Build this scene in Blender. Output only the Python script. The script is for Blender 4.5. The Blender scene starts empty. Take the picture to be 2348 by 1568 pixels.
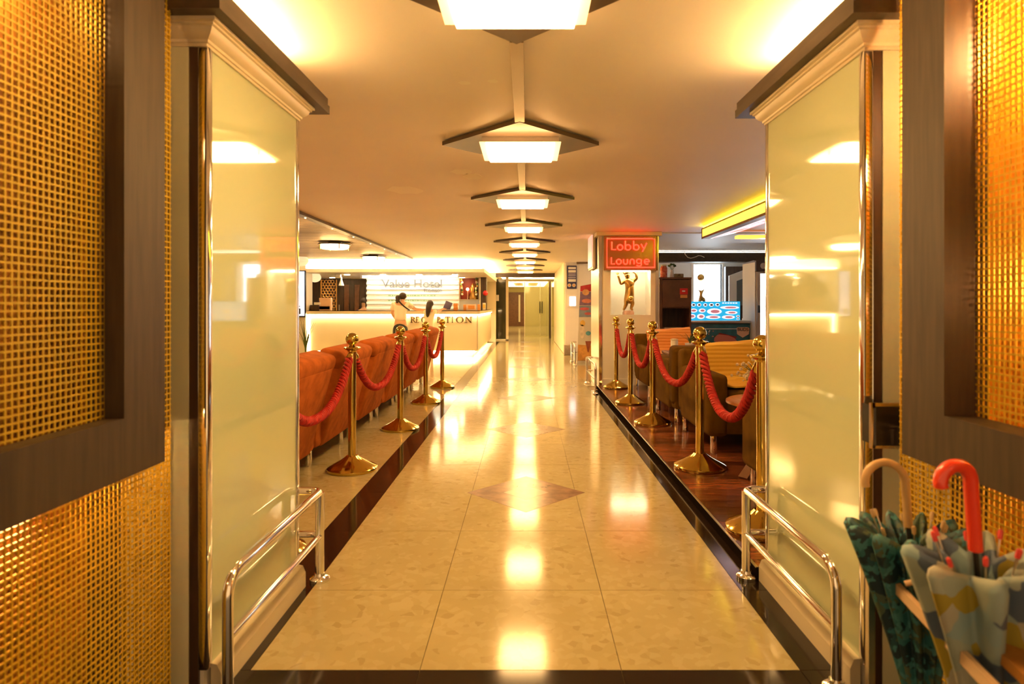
import bpy, bmesh, math, random
from mathutils import Vector, Matrix, Quaternion
R = math.radians
random.seed(7)

# ------------------------------------------------------------------ camera, world, exposure
scene = bpy.context.scene
col = scene.collection
FPX, HC, VX, VY = 1420.0, 1.2, 1208.0, 700.0          # focal length in px, camera height, vanishing point (of 2348x1568)
cam_d = bpy.data.cameras.new('camera')
cam = bpy.data.objects.new('camera', cam_d); col.objects.link(cam)
cam.location = (0, 0, HC); cam.rotation_euler = (R(90), 0, 0)
cam_d.sensor_fit = 'HORIZONTAL'; cam_d.sensor_width = 36.0
cam_d.lens = FPX / 2348 * 36.0
cam_d.shift_x = -(VX - 1174) / 2348
cam_d.shift_y = -(784 - VY) / 2348
cam_d.clip_start = 0.05
cam_d.dof.use_dof = True
cam_d.dof.focus_distance = 6.5
cam_d.dof.aperture_fstop = 3.6
scene.camera = cam

world = bpy.data.worlds.new('world'); scene.world = world
world.use_nodes = True
bg = world.node_tree.nodes['Background']
bg.inputs[0].default_value = (1.0, 0.58, 0.24, 1); bg.inputs[1].default_value = 0.22
scene.view_settings.view_transform = 'Standard'
scene.view_settings.look = 'None'
scene.view_settings.exposure = 2.5
scene.view_settings.gamma = 1.0
scene.view_settings.use_curve_mapping = False
cy = scene.cycles
cy.use_light_tree = False
cy.max_bounces = 7; cy.diffuse_bounces = 5; cy.glossy_bounces = 4; cy.transmission_bounces = 4; cy.transparent_max_bounces = 6
cy.caustics_reflective = False; cy.caustics_refractive = False
cy.use_adaptive_sampling = True; cy.adaptive_threshold = 0.05

LAMP = (1.0, 0.57, 0.20)       # corridor lamp light
LED = (1.0, 0.70, 0.33)        # reception led light
S_LAMP = 9.4
S_COVE = 22.0
GLOW = 0.25                    # screens, signs and lit faces, relative to the lamps

def px(x, y, Z):
    return Vector(((x - VX) * Z / FPX, Z, HC - (y - VY) * Z / FPX))
def PX(x, Z): return (x - VX) * Z / FPX
def PH(y, Z): return HC - (y - VY) * Z / FPX

# ------------------------------------------------------------------ materials
MATS = {}
def mat(name, colr, rough=0.5, metal=0.0, coat=0.0, noise=None, bump=None, emit=None, strength=0.0, spec=0.5,
        trans=0.0, alpha=1.0, stretch=None, col2=None, ior=None, sheen=0.0):
    if name in MATS: return MATS[name]
    m = bpy.data.materials.new(name); m.use_nodes = True
    nt = m.node_tree; b = nt.nodes['Principled BSDF']
    b.inputs['Base Color'].default_value = (*colr, 1)
    b.inputs['Roughness'].default_value = rough
    b.inputs['Metallic'].default_value = metal
    b.inputs['Specular IOR Level'].default_value = spec
    if coat: b.inputs['Coat Weight'].default_value = coat; b.inputs['Coat Roughness'].default_value = 0.05
    if trans: b.inputs['Transmission Weight'].default_value = trans
    if ior: b.inputs['IOR'].default_value = ior
    if alpha < 1: b.inputs['Alpha'].default_value = alpha
    if sheen: b.inputs['Sheen Weight'].default_value = sheen
    if emit:
        b.inputs['Emission Color'].default_value = (*emit, 1); b.inputs['Emission Strength'].default_value = strength
    if noise or bump:
        tc = nt.nodes.new('ShaderNodeTexCoord'); mp = nt.nodes.new('ShaderNodeMapping')
        nt.links.new(tc.outputs['Object'], mp.inputs['Vector'])
        if stretch: mp.inputs['Scale'].default_value = stretch
    if noise:
        n = nt.nodes.new('ShaderNodeTexNoise'); n.inputs['Scale'].default_value = noise[0]; n.inputs['Detail'].default_value = 6
        nt.links.new(mp.outputs[0], n.inputs['Vector'])
        r = nt.nodes.new('ShaderNodeValToRGB')
        c2 = col2 or tuple(max(0, c * (1 - noise[1])) for c in colr)
        r.color_ramp.elements[0].position = 0.35; r.color_ramp.elements[0].color = (*c2, 1)
        r.color_ramp.elements[1].position = 0.65; r.color_ramp.elements[1].color = (*colr, 1)
        nt.links.new(n.outputs['Fac'], r.inputs[0]); nt.links.new(r.outputs[0], b.inputs['Base Color'])
    if bump:
        n2 = nt.nodes.new('ShaderNodeTexNoise'); n2.inputs['Scale'].default_value = bump[0]; n2.inputs['Detail'].default_value = 4
        nt.links.new(mp.outputs[0], n2.inputs['Vector'])
        bp = nt.nodes.new('ShaderNodeBump'); bp.inputs['Strength'].default_value = bump[1]; bp.inputs['Distance'].default_value = 0.005
        nt.links.new(n2.outputs['Fac'], bp.inputs['Height']); nt.links.new(bp.outputs[0], b.inputs['Normal'])
    MATS[name] = m
    return m

def emitm(name, colr, strength, lamp=False):
    if name in MATS: return MATS[name]
    weak = not lamp and not name.startswith(('neon', 'yellow'))
    if not lamp: strength *= GLOW
    m = bpy.data.materials.new(name); m.use_nodes = True
    nt = m.node_tree; b = nt.nodes['Principled BSDF']
    b.inputs['Base Color'].default_value = (*[min(1, c) * .6 for c in colr], 1); b.inputs['Roughness'].default_value = 0.25
    b.inputs['Emission Color'].default_value = (*colr, 1); b.inputs['Emission Strength'].default_value = strength
    if weak: m.cycles.emission_sampling = 'NONE'
    MATS[name] = m
    return m

def terrazzo(name, base, dark, light, rough, seed=0.0):
    m = bpy.data.materials.new(name); m.use_nodes = True
    nt = m.node_tree; b = nt.nodes['Principled BSDF']; L = nt.links.new
    geo = nt.nodes.new('ShaderNodeNewGeometry')
    v = nt.nodes.new('ShaderNodeTexVoronoi'); v.inputs['Scale'].default_value = 32; v.inputs['Randomness'].default_value = 1
    nz = nt.nodes.new('ShaderNodeTexNoise'); nz.inputs['Scale'].default_value = 9; nz.inputs['Detail'].default_value = 5
    mixv = nt.nodes.new('ShaderNodeVectorMath'); mixv.operation = 'ADD'
    sc = nt.nodes.new('ShaderNodeVectorMath'); sc.operation = 'SCALE'; sc.inputs['Scale'].default_value = 0.06
    L(geo.outputs['Position'], nz.inputs['Vector']); L(nz.outputs['Color'], sc.inputs[0])
    L(geo.outputs['Position'], mixv.inputs[0]); L(sc.outputs[0], mixv.inputs[1]); L(mixv.outputs[0], v.inputs['Vector'])
    r = nt.nodes.new('ShaderNodeValToRGB')
    e = r.color_ramp.elements
    e[0].position = 0.0; e[0].color = (*dark, 1); e[1].position = 0.12; e[1].color = (*base, 1)
    a = e.new(0.6); a.color = (*base, 1); c = e.new(0.8); c.color = (*light, 1)
    sep = nt.nodes.new('ShaderNodeSeparateColor'); L(v.outputs['Color'], sep.inputs[0]); L(sep.outputs[0], r.inputs[0])
    n2 = nt.nodes.new('ShaderNodeTexNoise'); n2.inputs['Scale'].default_value = 2.2; n2.inputs['Detail'].default_value = 7
    L(geo.outputs['Position'], n2.inputs['Vector'])
    r2 = nt.nodes.new('ShaderNodeValToRGB'); r2.color_ramp.elements[0].position = .3; r2.color_ramp.elements[1].position = .7
    r2.color_ramp.elements[0].color = (.86, .84, .8, 1); r2.color_ramp.elements[1].color = (1, 1, 1, 1)
    L(n2.outputs['Fac'], r2.inputs[0])
    mx = nt.nodes.new('ShaderNodeMix'); mx.data_type = 'RGBA'; mx.blend_type = 'MULTIPLY'; mx.inputs[0].default_value = 1
    L(r.outputs[0], mx.inputs[6]); L(r2.outputs[0], mx.inputs[7]); L(mx.outputs[2], b.inputs['Base Color'])
    b.inputs['Roughness'].default_value = rough; b.inputs['Specular IOR Level'].default_value = 0.42
    MATS[name] = m
    return m

def woodmat(name, c1, c2, rough, axis_scale, scale=6.0, coat=0.0, bumps=0.0, vary=0.0):
    m = bpy.data.materials.new(name); m.use_nodes = True
    nt = m.node_tree; b = nt.nodes['Principled BSDF']; L = nt.links.new
    geo = nt.nodes.new('ShaderNodeNewGeometry'); mp = nt.nodes.new('ShaderNodeMapping'); mp.inputs['Scale'].default_value = axis_scale
    L(geo.outputs['Position'], mp.inputs[0])
    n = nt.nodes.new('ShaderNodeTexNoise'); n.inputs['Scale'].default_value = scale; n.inputs['Detail'].default_value = 8
    oi = nt.nodes.new('ShaderNodeObjectInfo'); ad = nt.nodes.new('ShaderNodeVectorMath'); ad.operation = 'ADD'
    s2 = nt.nodes.new('ShaderNodeVectorMath'); s2.operation = 'SCALE'; s2.inputs['Scale'].default_value = 40
    cb = nt.nodes.new('ShaderNodeCombineXYZ'); L(oi.outputs['Random'], cb.inputs[0]); L(oi.outputs['Random'], cb.inputs[1])
    L(cb.outputs[0], s2.inputs[0]); L(mp.outputs[0], ad.inputs[0]); L(s2.outputs[0], ad.inputs[1]); L(ad.outputs[0], n.inputs['Vector'])
    r = nt.nodes.new('ShaderNodeValToRGB'); r.color_ramp.elements[0].position = .32; r.color_ramp.elements[1].position = .68
    r.color_ramp.elements[0].color = (*c1, 1); r.color_ramp.elements[1].color = (*c2, 1)
    L(n.outputs['Fac'], r.inputs[0]); L(r.outputs[0], b.inputs['Base Color'])
    if vary:
        mr = nt.nodes.new('ShaderNodeMapRange'); mr.inputs['To Min'].default_value = 1 - vary; mr.inputs['To Max'].default_value = 1 + vary
        L(oi.outputs['Random'], mr.inputs['Value'])
        mu = nt.nodes.new('ShaderNodeVectorMath'); mu.operation = 'SCALE'; L(r.outputs[0], mu.inputs[0]); L(mr.outputs[0], mu.inputs['Scale'])
        L(mu.outputs[0], b.inputs['Base Color'])
    b.inputs['Roughness'].default_value = rough
    if coat: b.inputs['Coat Weight'].default_value = coat; b.inputs['Coat Roughness'].default_value = 0.08
    if bumps:
        bp = nt.nodes.new('ShaderNodeBump'); bp.inputs['Strength'].default_value = bumps; bp.inputs['Distance'].default_value = 0.002
        L(n.outputs['Fac'], bp.inputs['Height']); L(bp.outputs[0], b.inputs['Normal'])
    MATS[name] = m
    return m

def stripemat(name, c1, c2, axis, scale, rough=0.8):
    m = bpy.data.materials.new(name); m.use_nodes = True
    nt = m.node_tree; b = nt.nodes['Principled BSDF']; L = nt.links.new
    tc = nt.nodes.new('ShaderNodeTexCoord')
    w = nt.nodes.new('ShaderNodeTexWave'); w.wave_type = 'BANDS'; w.bands_direction = axis
    w.inputs['Scale'].default_value = scale; w.inputs['Distortion'].default_value = 1.2; w.inputs['Detail'].default_value = 2
    w.inputs['Detail Scale'].default_value = 0.6
    L(tc.outputs['Object'], w.inputs['Vector'])
    r = nt.nodes.new('ShaderNodeValToRGB'); r.color_ramp.elements[0].position = .25; r.color_ramp.elements[1].position = .6
    r.color_ramp.elements[0].color = (*c1, 1); r.color_ramp.elements[1].color = (*c2, 1)
    L(w.outputs['Fac'], r.inputs[0]); L(r.outputs[0], b.inputs['Base Color'])
    bp = nt.nodes.new('ShaderNodeBump'); bp.inputs['Strength'].default_value = .35; bp.inputs['Distance'].default_value = .01
    L(w.outputs['Fac'], bp.inputs['Height']); L(bp.outputs[0], b.inputs['Normal'])
    b.inputs['Roughness'].default_value = rough
    MATS[name] = m
    return m

M = {}
M['ceil'] = mat('ceiling_paint', (.92, .84, .74), .55, noise=(.8, .05))
M['wall'] = mat('wall_paint', (.82, .78, .70), .5, noise=(2, .05))
M['cream_paint'] = mat('cream_paint', (.68, .60, .43), .4)
M['tile'] = terrazzo('cream_terrazzo', (.43, .37, .196), (.37, .308, .156), (.46, .40, .228), .115)
M['granite'] = mat('black_granite', (.022, .014, .010), .10, noise=(60, .5), spec=.3)
M['grout'] = mat('grout', (.33, .25, .15), .8)
M['inlay_brown'] = mat('inlay_brown', (.27, .15, .085), .2, noise=(14, .45))
M['inlay_grey'] = mat('inlay_grey', (.36, .30, .23), .22, noise=(20, .15))
M['plank'] = woodmat('floor_plank_wood', (.055, .013, .005), (.26, .075, .024), .2, (1.2, 14, 1), 5, coat=.2, vary=.55)
M['frame_wood'] = woodmat('dark_frame_wood', (.034, .020, .010), (.058, .037, .019), .55, (14, 14, 1.2), 4, bumps=.15)
M['beam_wood'] = woodmat('dark_beam_wood', (.050, .032, .018), (.080, .052, .030), .45, (6, 1.0, 6), 4)
M['dark_wood'] = woodmat('dark_cabinet_wood', (.035, .018, .010), (.070, .034, .018), .4, (10, 10, 1), 3)
M['shelf_wood'] = woodmat('shelf_wood', (.12, .045, .018), (.165, .064, .026), .4, (3, 3, 3), 3)
M['glass_panel'] = mat('back_painted_glass', (.53, .60, .39), .03, coat=1.0, spec=.6)
M['grey_glass'] = mat('grey_green_glass', (.62, .64, .46), .12, coat=.5, noise=(2, .06))
M['chrome'] = mat('chrome', (.82, .80, .78), .09, 1.0)
M['steel'] = mat('brushed_steel', (.62, .57, .50), .28, 1.0)
M['brass'] = mat('polished_brass', (.64, .46, .11), .10, 1.0)
M['gold'] = mat('gold_leaf', (.62, .36, .10), .30, 1.0, noise=(8, .5))
M['goldpaint'] = mat('gold_paint', (.62, .33, .07), .35, .3)
M['goldmesh'] = mat('gold_mesh', (.52, .36, .022), .45, .3)
M['rope'] = mat('red_rope', (.46, .014, .010), .75, noise=(30, .3))
M['sofa'] = mat('rust_fabric', (.49, .128, .022), .9, noise=(14, .28), bump=(180, .25), spec=.15)
M['olive'] = mat('olive_fabric', (.135, .066, .006), .9, noise=(9, .3), bump=(180, .25), spec=.08)
M['throw'] = stripemat('mustard_throw', (.66, .36, .03), (.78, .48, .06), 'Z', 9)
M['throw2'] = stripemat('orange_throw', (.70, .26, .05), (.80, .37, .10), 'Z', 8)
M['white'] = mat('white_paint', (.85, .82, .76), .4)
M['black'] = mat('black_plastic', (.012, .010, .009), .35)
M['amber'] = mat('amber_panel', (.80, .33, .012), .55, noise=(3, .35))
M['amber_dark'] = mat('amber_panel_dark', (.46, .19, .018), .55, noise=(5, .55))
M['skin'] = mat('skin', (.62, .36, .22), .55)
M['hair'] = mat('dark_hair', (.035, .018, .012), .5)
M['lamp'] = emitm('lamp_glass_glow', LAMP, S_LAMP, lamp=True)
M['lamp2'] = emitm('lamp_glass_edge', LAMP, S_LAMP * .05, lamp=True)
M['cove'] = emitm('cove_tube', LAMP, S_COVE, lamp=True)
M['led'] = emitm('led_strip', LED, 16.0, lamp=True)
M['ledsoft'] = emitm('led_soft', LED, 4.0, lamp=True)

# ------------------------------------------------------------------ mesh helpers
WL = {}
class MB:
    def __init__(s): s.v = []; s.f = []
    def add(s, vs, fs):
        o = len(s.v); s.v += [Vector(v) for v in vs]; s.f += [tuple(i + o for i in f) for f in fs]; return s
    def box(s, x0, x1, y0, y1, z0, z1):
        return s.add([(x0, y0, z0), (x1, y0, z0), (x1, y1, z0), (x0, y1, z0), (x0, y0, z1), (x1, y0, z1), (x1, y1, z1), (x0, y1, z1)],
                     [(0, 3, 2, 1), (4, 5, 6, 7), (0, 1, 5, 4), (1, 2, 6, 5), (2, 3, 7, 6), (3, 0, 4, 7)])
    def rbox(s, c, size, r=.02, seg=2, rot=None):
        bm = bmesh.new(); bmesh.ops.create_cube(bm, size=1)
        for v in bm.verts: v.co = Vector((v.co.x * size[0], v.co.y * size[1], v.co.z * size[2]))
        bmesh.ops.bevel(bm, geom=list(bm.edges), offset=r, segments=seg, profile=.5, affect='EDGES')
        q = rot.to_matrix() if rot is not None and hasattr(rot, 'to_matrix') else (rot or Matrix.Identity(3))
        bm.verts.ensure_lookup_table(); bm.verts.index_update()
        vs = [q @ v.co + Vector(c) for v in bm.verts]; fs = [[v.index for v in f.verts] for f in bm.faces]
        bm.free(); return s.add(vs, fs)
    def lathe(s, prof, c=(0, 0, 0), n=24):
        vs = []; fs = []
        for (r, z) in prof:
            for i in range(n):
                a = 2 * math.pi * i / n; vs.append((c[0] + r * math.cos(a), c[1] + r * math.sin(a), c[2] + z))
        k = len(prof)
        for j in range(k - 1):
            for i in range(n):
                fs.append((j * n + i, j * n + (i + 1) % n, (j + 1) * n + (i + 1) % n, (j + 1) * n + i))
        fs.append(tuple(reversed(range(n)))); fs.append(tuple((k - 1) * n + i for i in range(n)))
        return s.add(vs, fs)
    def sphere(s, c, r, n=16, sz=1.0, sx=1.0, sy=1.0):
        m = n // 2; vs = []; fs = []
        for j in range(1, m):
            t = math.pi * j / m
            for i in range(n):
                a = 2 * math.pi * i / n
                vs.append((c[0] + sx * r * math.sin(t) * math.cos(a), c[1] + sy * r * math.sin(t) * math.sin(a), c[2] + sz * r * math.cos(t)))
        top = len(vs); vs.append((c[0], c[1], c[2] + sz * r)); bot = len(vs); vs.append((c[0], c[1], c[2] - sz * r))
        for j in range(m - 2):
            for i in range(n):
                fs.append((j * n + i, (j + 1) * n + i, (j + 1) * n + (i + 1) % n, j * n + (i + 1) % n))
        for i in range(n):
            fs.append((top, i, (i + 1) % n)); fs.append((bot, (m - 2) * n + (i + 1) % n, (m - 2) * n + i))
        return s.add(vs, fs)
    def tube(s, pts, r, n=10, cap=True, closed=False):
        pts = [Vector(p) for p in pts]; k = len(pts)
        rr = r if isinstance(r, (list, tuple)) else [r] * k
        vs = []; fs = []; up = None
        for j, p in enumerate(pts):
            a = pts[(j - 1) % k] if (closed or j > 0) else p; b = pts[(j + 1) % k] if (closed or j < k - 1) else p
            t = (b - a).normalized()
            if up is None:
                up = t.orthogonal().normalized()
            else:
                up = (up - t * up.dot(t)); up = up.normalized() if up.length > 1e-6 else t.orthogonal().normalized()
            w = t.cross(up)
            for i in range(n):
                an = 2 * math.pi * i / n; vs.append(p + (up * math.cos(an) + w * math.sin(an)) * rr[j])
        for j in range(k if closed else k - 1):
            j2 = (j + 1) % k
            for i in range(n):
                fs.append((j * n + i, j * n + (i + 1) % n, j2 * n + (i + 1) % n, j2 * n + i))
        if cap and not closed:
            fs.append(tuple(reversed(range(n)))); fs.append(tuple((k - 1) * n + i for i in range(n)))
        return s.add(vs, fs)
    def cyl(s, a, b, r, n=16): return s.tube([a, b], r, n)
    def prism(s, poly, fn, d0, d1):
        """poly: 2D outline, fn(u, v, d) -> point"""
        n = len(poly); vs = [fn(u, v, d0) for u, v in poly] + [fn(u, v, d1) for u, v in poly]
        fs = [tuple(range(n)), tuple(reversed(range(n, 2 * n)))] + [(i, n + i, n + (i + 1) % n, (i + 1) % n) for i in range(n)]
        return s.add(vs, fs)
    def sheet(s, grid, th):
        """grid[j][i] points -> thick sheet"""
        J = len(grid); I = len(grid[0]); vs = []; fs = []
        nor = []
        for j in range(J):
            for i in range(I):
                a = Vector(grid[min(j + 1, J - 1)][i]) - Vector(grid[max(j - 1, 0)][i]); b = Vector(grid[j][min(i + 1, I - 1)]) - Vector(grid[j][max(i - 1, 0)])
                nn = a.cross(b); nor.append(nn.normalized() if nn.length > 1e-9 else Vector((0, 0, 1)))
        flat = [Vector(p) for row in grid for p in row]
        vs = [p + n_ * th / 2 for p, n_ in zip(flat, nor)] + [p - n_ * th / 2 for p, n_ in zip(flat, nor)]
        N = J * I
        for j in range(J - 1):
            for i in range(I - 1):
                q = (j * I + i, j * I + i + 1, (j + 1) * I + i + 1, (j + 1) * I + i)
                fs.append(tuple(reversed(q))); fs.append(tuple(x + N for x in q))
        ring = [i for i in range(I)] + [j * I + I - 1 for j in range(1, J)] + [(J - 1) * I + i for i in range(I - 2, -1, -1)] + [j * I for j in range(J - 2, 0, -1)]
        for a, b in zip(ring, ring[1:] + ring[:1]): fs.append((a, b, b + N, a + N))
        return s.add(vs, fs)
    def build(s, name, material, parent=None, smooth=True, kind=None, label=None, angle=40):
        me = bpy.data.meshes.new(name)
        off = WL.get(parent.name, Vector()) if parent else Vector()
        me.from_pydata([v - off for v in s.v], [], s.f)
        bm = bmesh.new(); bm.from_mesh(me); bmesh.ops.recalc_face_normals(bm, faces=bm.faces); bm.to_mesh(me); bm.free()
        me.materials.append(material)
        if smooth:
            for p in me.polygons: p.use_smooth = True
            me.set_sharp_from_angle(angle=R(angle))
        o = bpy.data.objects.new(name, me); col.objects.link(o)
        if parent: o.parent = parent
        WL[o.name] = off.copy()
        if kind: o['kind'] = kind
        if label: o['label'] = label
        return o

def tag(o, label, cat, group=None, kind=None):
    o['label'] = label; o['category'] = cat
    if group: o['group'] = group
    if kind: o['kind'] = kind
    return o
def empty(name, loc=(0, 0, 0)):
    o = bpy.data.objects.new(name, None); col.objects.link(o); o.location = loc; o.empty_display_size = .05
    WL[o.name] = Vector(loc); return o
def thing(name, label, cat, loc=(0, 0, 0), group=None):
    return tag(empty(name, loc), label, cat, group)
def structure(o):
    o['kind'] = 'structure'; return o
def copy_tree(o, parent=None):
    c = o.copy(); col.objects.link(c); c.parent = parent
    for ch in list(o.children): copy_tree(ch, c)
    return c
def copy_at(o, loc, rz=None, label=None, group=None):
    c = copy_tree(o); c.location = loc
    if rz is not None: c.rotation_euler = (0, 0, rz)
    if label: c['label'] = label
    if group: c['group'] = group
    return c
def shared(name, me, loc, parent):
    o = bpy.data.objects.new(name, me); col.objects.link(o); o.parent = parent; o.location = loc; return o
def skin_mesh(name, pts, edges, rad, material, parent=None, root=0, sub=2, xf=None):
    me = bpy.data.meshes.new(name)
    me.from_pydata([Vector(p) for p in pts], edges, [])
    o = bpy.data.objects.new(name, me); col.objects.link(o)
    sk = o.modifiers.new('skin', 'SKIN'); sk.use_smooth_shade = True
    for i, v in enumerate(me.skin_vertices[0].data):
        r_ = rad[i]; v.radius = r_ if isinstance(r_, tuple) else (r_, r_); v.use_root = (i == root)
    ss = o.modifiers.new('sub', 'SUBSURF'); ss.levels = sub; ss.render_levels = sub
    dg = bpy.context.evaluated_depsgraph_get(); dg.update()
    ev = o.evaluated_get(dg)
    new = bpy.data.meshes.new_from_object(ev)
    o.modifiers.clear(); o.data = new; bpy.data.meshes.remove(me)
    new.materials.clear(); new.materials.append(material)
    for p in new.polygons: p.use_smooth = True
    off = WL.get(parent.name, Vector()) if parent else Vector()
    for v in new.vertices: v.co = v.co - off
    if parent: o.parent = parent
    WL[o.name] = off.copy()
    return o
def text(name, body, size, loc, material, parent=None, rot=(R(90), 0, 0), extrude=.003, align='CENTER', sx=1.0):
    cu = bpy.data.curves.new(name, 'FONT'); cu.body = body; cu.size = size; cu.extrude = extrude
    cu.align_x = align; cu.align_y = 'CENTER'; cu.materials.append(material)
    o = bpy.data.objects.new(name, cu); col.objects.link(o)
    off = WL.get(parent.name, Vector()) if parent else Vector()
    dg = bpy.context.evaluated_depsgraph_get(); dg.update()
    me = bpy.data.meshes.new_from_object(o.evaluated_get(dg)); bpy.data.objects.remove(o); bpy.data.curves.remove(cu)
    for v in me.vertices: v.co.x *= sx
    me.materials.clear(); me.materials.append(material)
    o = bpy.data.objects.new(name, me); col.objects.link(o)
    o.parent = parent; o.location = Vector(loc) - off; o.rotation_euler = rot
    return o
def simple(name, mb, material, label, cat, group=None):
    o = mb.build(name, material); return tag(o, label, cat, group)

# ================================================================== STRUCTURE
CEIL = 2.255
# ---- floor base and tiles
fl = MB().box(-7.0, 6.6, -1.0, 40, -.06, -.010).build('floor', M['grout']); structure(fl)
def tile_run(xs, ys, material, name='tile', gap=.0012, th=.0095):
    cache = {}
    for (x0, x1) in xs:
        for (y0, y1) in ys:
            k = (round(x1 - x0, 4), round(y1 - y0, 4))
            if k not in cache:
                o = MB().box(-k[0] / 2 + gap, k[0] / 2 - gap, -k[1] / 2 + gap, k[1] / 2 - gap, -th, 0).build(name, material, fl, smooth=False)
                cache[k] = o.data; o.location = ((x0 + x1) / 2, (y0 + y1) / 2, 0)
            else:
                shared(name, cache[k], ((x0 + x1) / 2, (y0 + y1) / 2, 0), fl)
rows = [(2.038, 2.61)] + [(2.61 + .685 * k, 2.61 + .685 * (k + 1)) for k in range(27)]
tile_run([(-.91, -.352), (-.352, .311), (.311, .90)], rows, M['tile'])
tile_run([(-1.08, -.91)], [(2.61 + .685 * k, 2.61 + .685 * (k + 1)) for k in range(27)], M['granite'], 'granite_strip')
tile_run([(.90, 1.015)], [(2.61 + .685 * k, 2.61 + .685 * (k + 1)) for k in range(9)], M['granite'], 'granite_strip')
tile_run([(-1.08, -.91), (.90, 1.10)], [(2.038, 2.61)], M['granite'], 'granite_strip')
tile_run([(-1.6, -.352), (-.352, .311), (.311, .90), (.90, 1.6)], [(1.4, 2.038), (.7, 1.4), (0.0, .7), (-1, 0)], M['granite'], 'granite_strip')
tile_run([(-1.08 - .685 * (i + 1), -1.08 - .685 * i) for i in range(8)], [(2.61 + .685 * k, 2.61 + .685 * (k + 1)) for k in range(18)], M['tile'])
tile_run([(.90, 1.55), (1.55, 2.2)], [(9.2 + .685 * k, 9.2 + .685 * (k + 1)) for k in range(9)], M['tile'])
tile_run([(-2.2, -.66), (-.66, .3), (.3, 1.3)], [(21.1 + 2.0 * k, 23.1 + 2.0 * k) for k in range(9)], M['tile'])

def rect2(cx, cy, h, z0, z1):
    return MB().prism([(cx - h, cy), (cx, cy - h), (cx + h, cy), (cx, cy + h)], lambda u, v, d: Vector((u, v, d)), z0, z1)
for k in range(9):
    zc = 1704 * .00233 + 2.03 * k
    d = rect2(-.005, zc, .378, -.002, .0006).build('diamond_inlay', M['inlay_brown'], fl, smooth=False)
    rect2(-.005, zc, .145, -.002, .0010).build('inlay_center', M['inlay_grey'], d, smooth=False)

# ---- raised lounge floor
ST = .05
lf = MB().box(1.015, 6.6, 2.72, 9.0, -.009, ST - .016).box(2.0, 6.6, 9.0, 16, -.009, ST - .016).build('floor_lounge', M['granite'], None, smooth=False); structure(lf)
k = 0; y = 2.722
pl = {}
while y < 12.2:
    w = .115
    for seg, (x0, x1) in enumerate(((1.019, 2.6 + .9 * ((k * 37) % 10) / 10), (2.6 + .9 * ((k * 37) % 10) / 10, 5.6))):
        if y > 8.93: x0 = max(x0, 2.0)
        MB().box(x0 + .0015, x1 - .0015, y + .0015, y + w - .0015, ST - .016, ST).build('plank', M['plank'], lf, smooth=False)
    y += w; k += 1
MB().box(1.007, 1.0185, 2.72, 8.98, -.0005, ST + .0005).build('riser', mat('riser_granite', (.012, .008, .006), .8, spec=0.0), lf, smooth=False)
MB().box(1.005, 1.016, 2.72, 8.98, ST - .002, ST + .0025).build('edge_trim', M['steel'], lf, smooth=False)

# ---- ceiling
ce = MB().box(-7.0, 6.6, -1.2, 20.6, CEIL, CEIL + .12).box(-2.2, 2.2, 20.6, 40, CEIL + .02, CEIL + .14).build('ceiling', M['ceil'], None, smooth=False); structure(ce)
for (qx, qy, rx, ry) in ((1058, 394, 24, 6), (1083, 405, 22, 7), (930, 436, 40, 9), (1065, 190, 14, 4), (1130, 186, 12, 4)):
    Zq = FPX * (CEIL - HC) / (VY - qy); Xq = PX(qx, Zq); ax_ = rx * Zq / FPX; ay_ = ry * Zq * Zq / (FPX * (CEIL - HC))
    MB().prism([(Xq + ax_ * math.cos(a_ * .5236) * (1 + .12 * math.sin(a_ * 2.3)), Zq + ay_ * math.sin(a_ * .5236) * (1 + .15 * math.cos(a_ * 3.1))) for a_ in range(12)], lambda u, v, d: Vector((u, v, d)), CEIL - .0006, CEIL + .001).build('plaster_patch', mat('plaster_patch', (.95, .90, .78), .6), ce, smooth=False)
M['slat'] = woodmat('ceiling_slat_wood', (.36, .27, .17), (.48, .38, .26), .5, (1, 8, 8), 3, vary=.18)
tm = MB().box(-2.62, -2.53, 4.2, 13.75, CEIL - .035, CEIL - .002).build('trim_1', M['dark_wood'], None, smooth=False); structure(tm)
for i in range(9):
    yy = 5.2 + i * 1.0
    MB().sphere((-2.575, yy, CEIL - .036), .014, 8).build('stud_light', emitm('stud_glow', LED, 3), tm)
sl = MB().box(-6.6, -2.62, 4.2, 13.75, CEIL - .012, CEIL - .003).build('ceiling_slatted', M['dark_wood'], None, smooth=False); structure(sl)
sm = None
for i in range(80):
    yy = 4.2 + .1193 * i
    if sm is None:
        o = MB().box(-1.99, 1.99,   .004, .106, -.024, -.010).build('slat', M['slat'], sl, smooth=False); sm = o.data; o.location = (-4.61, yy, CEIL)
    else: shared('slat', sm, (-4.61, yy, CEIL), sl)

# ---- room walls
structure(MB().box(-7.0, -6.7, 2.7, 21, -.01, CEIL).build('wall_left', M['wall'], None, smooth=False))
structure(MB().box(6.3, 6.6, 2.7, 16, -.01, CEIL).build('wall_right', M['wall'], None, smooth=False))
structure(MB().box(-6.7, -1.55, 2.55, 2.7, -.01, CEIL).build('wall_entrance_left', M['wall'], None, smooth=False))
structure(MB().box(1.6, 6.3, 2.55, 2.7, -.01, CEIL).build('wall_entrance_right', M['wall'], None, smooth=False))

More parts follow.
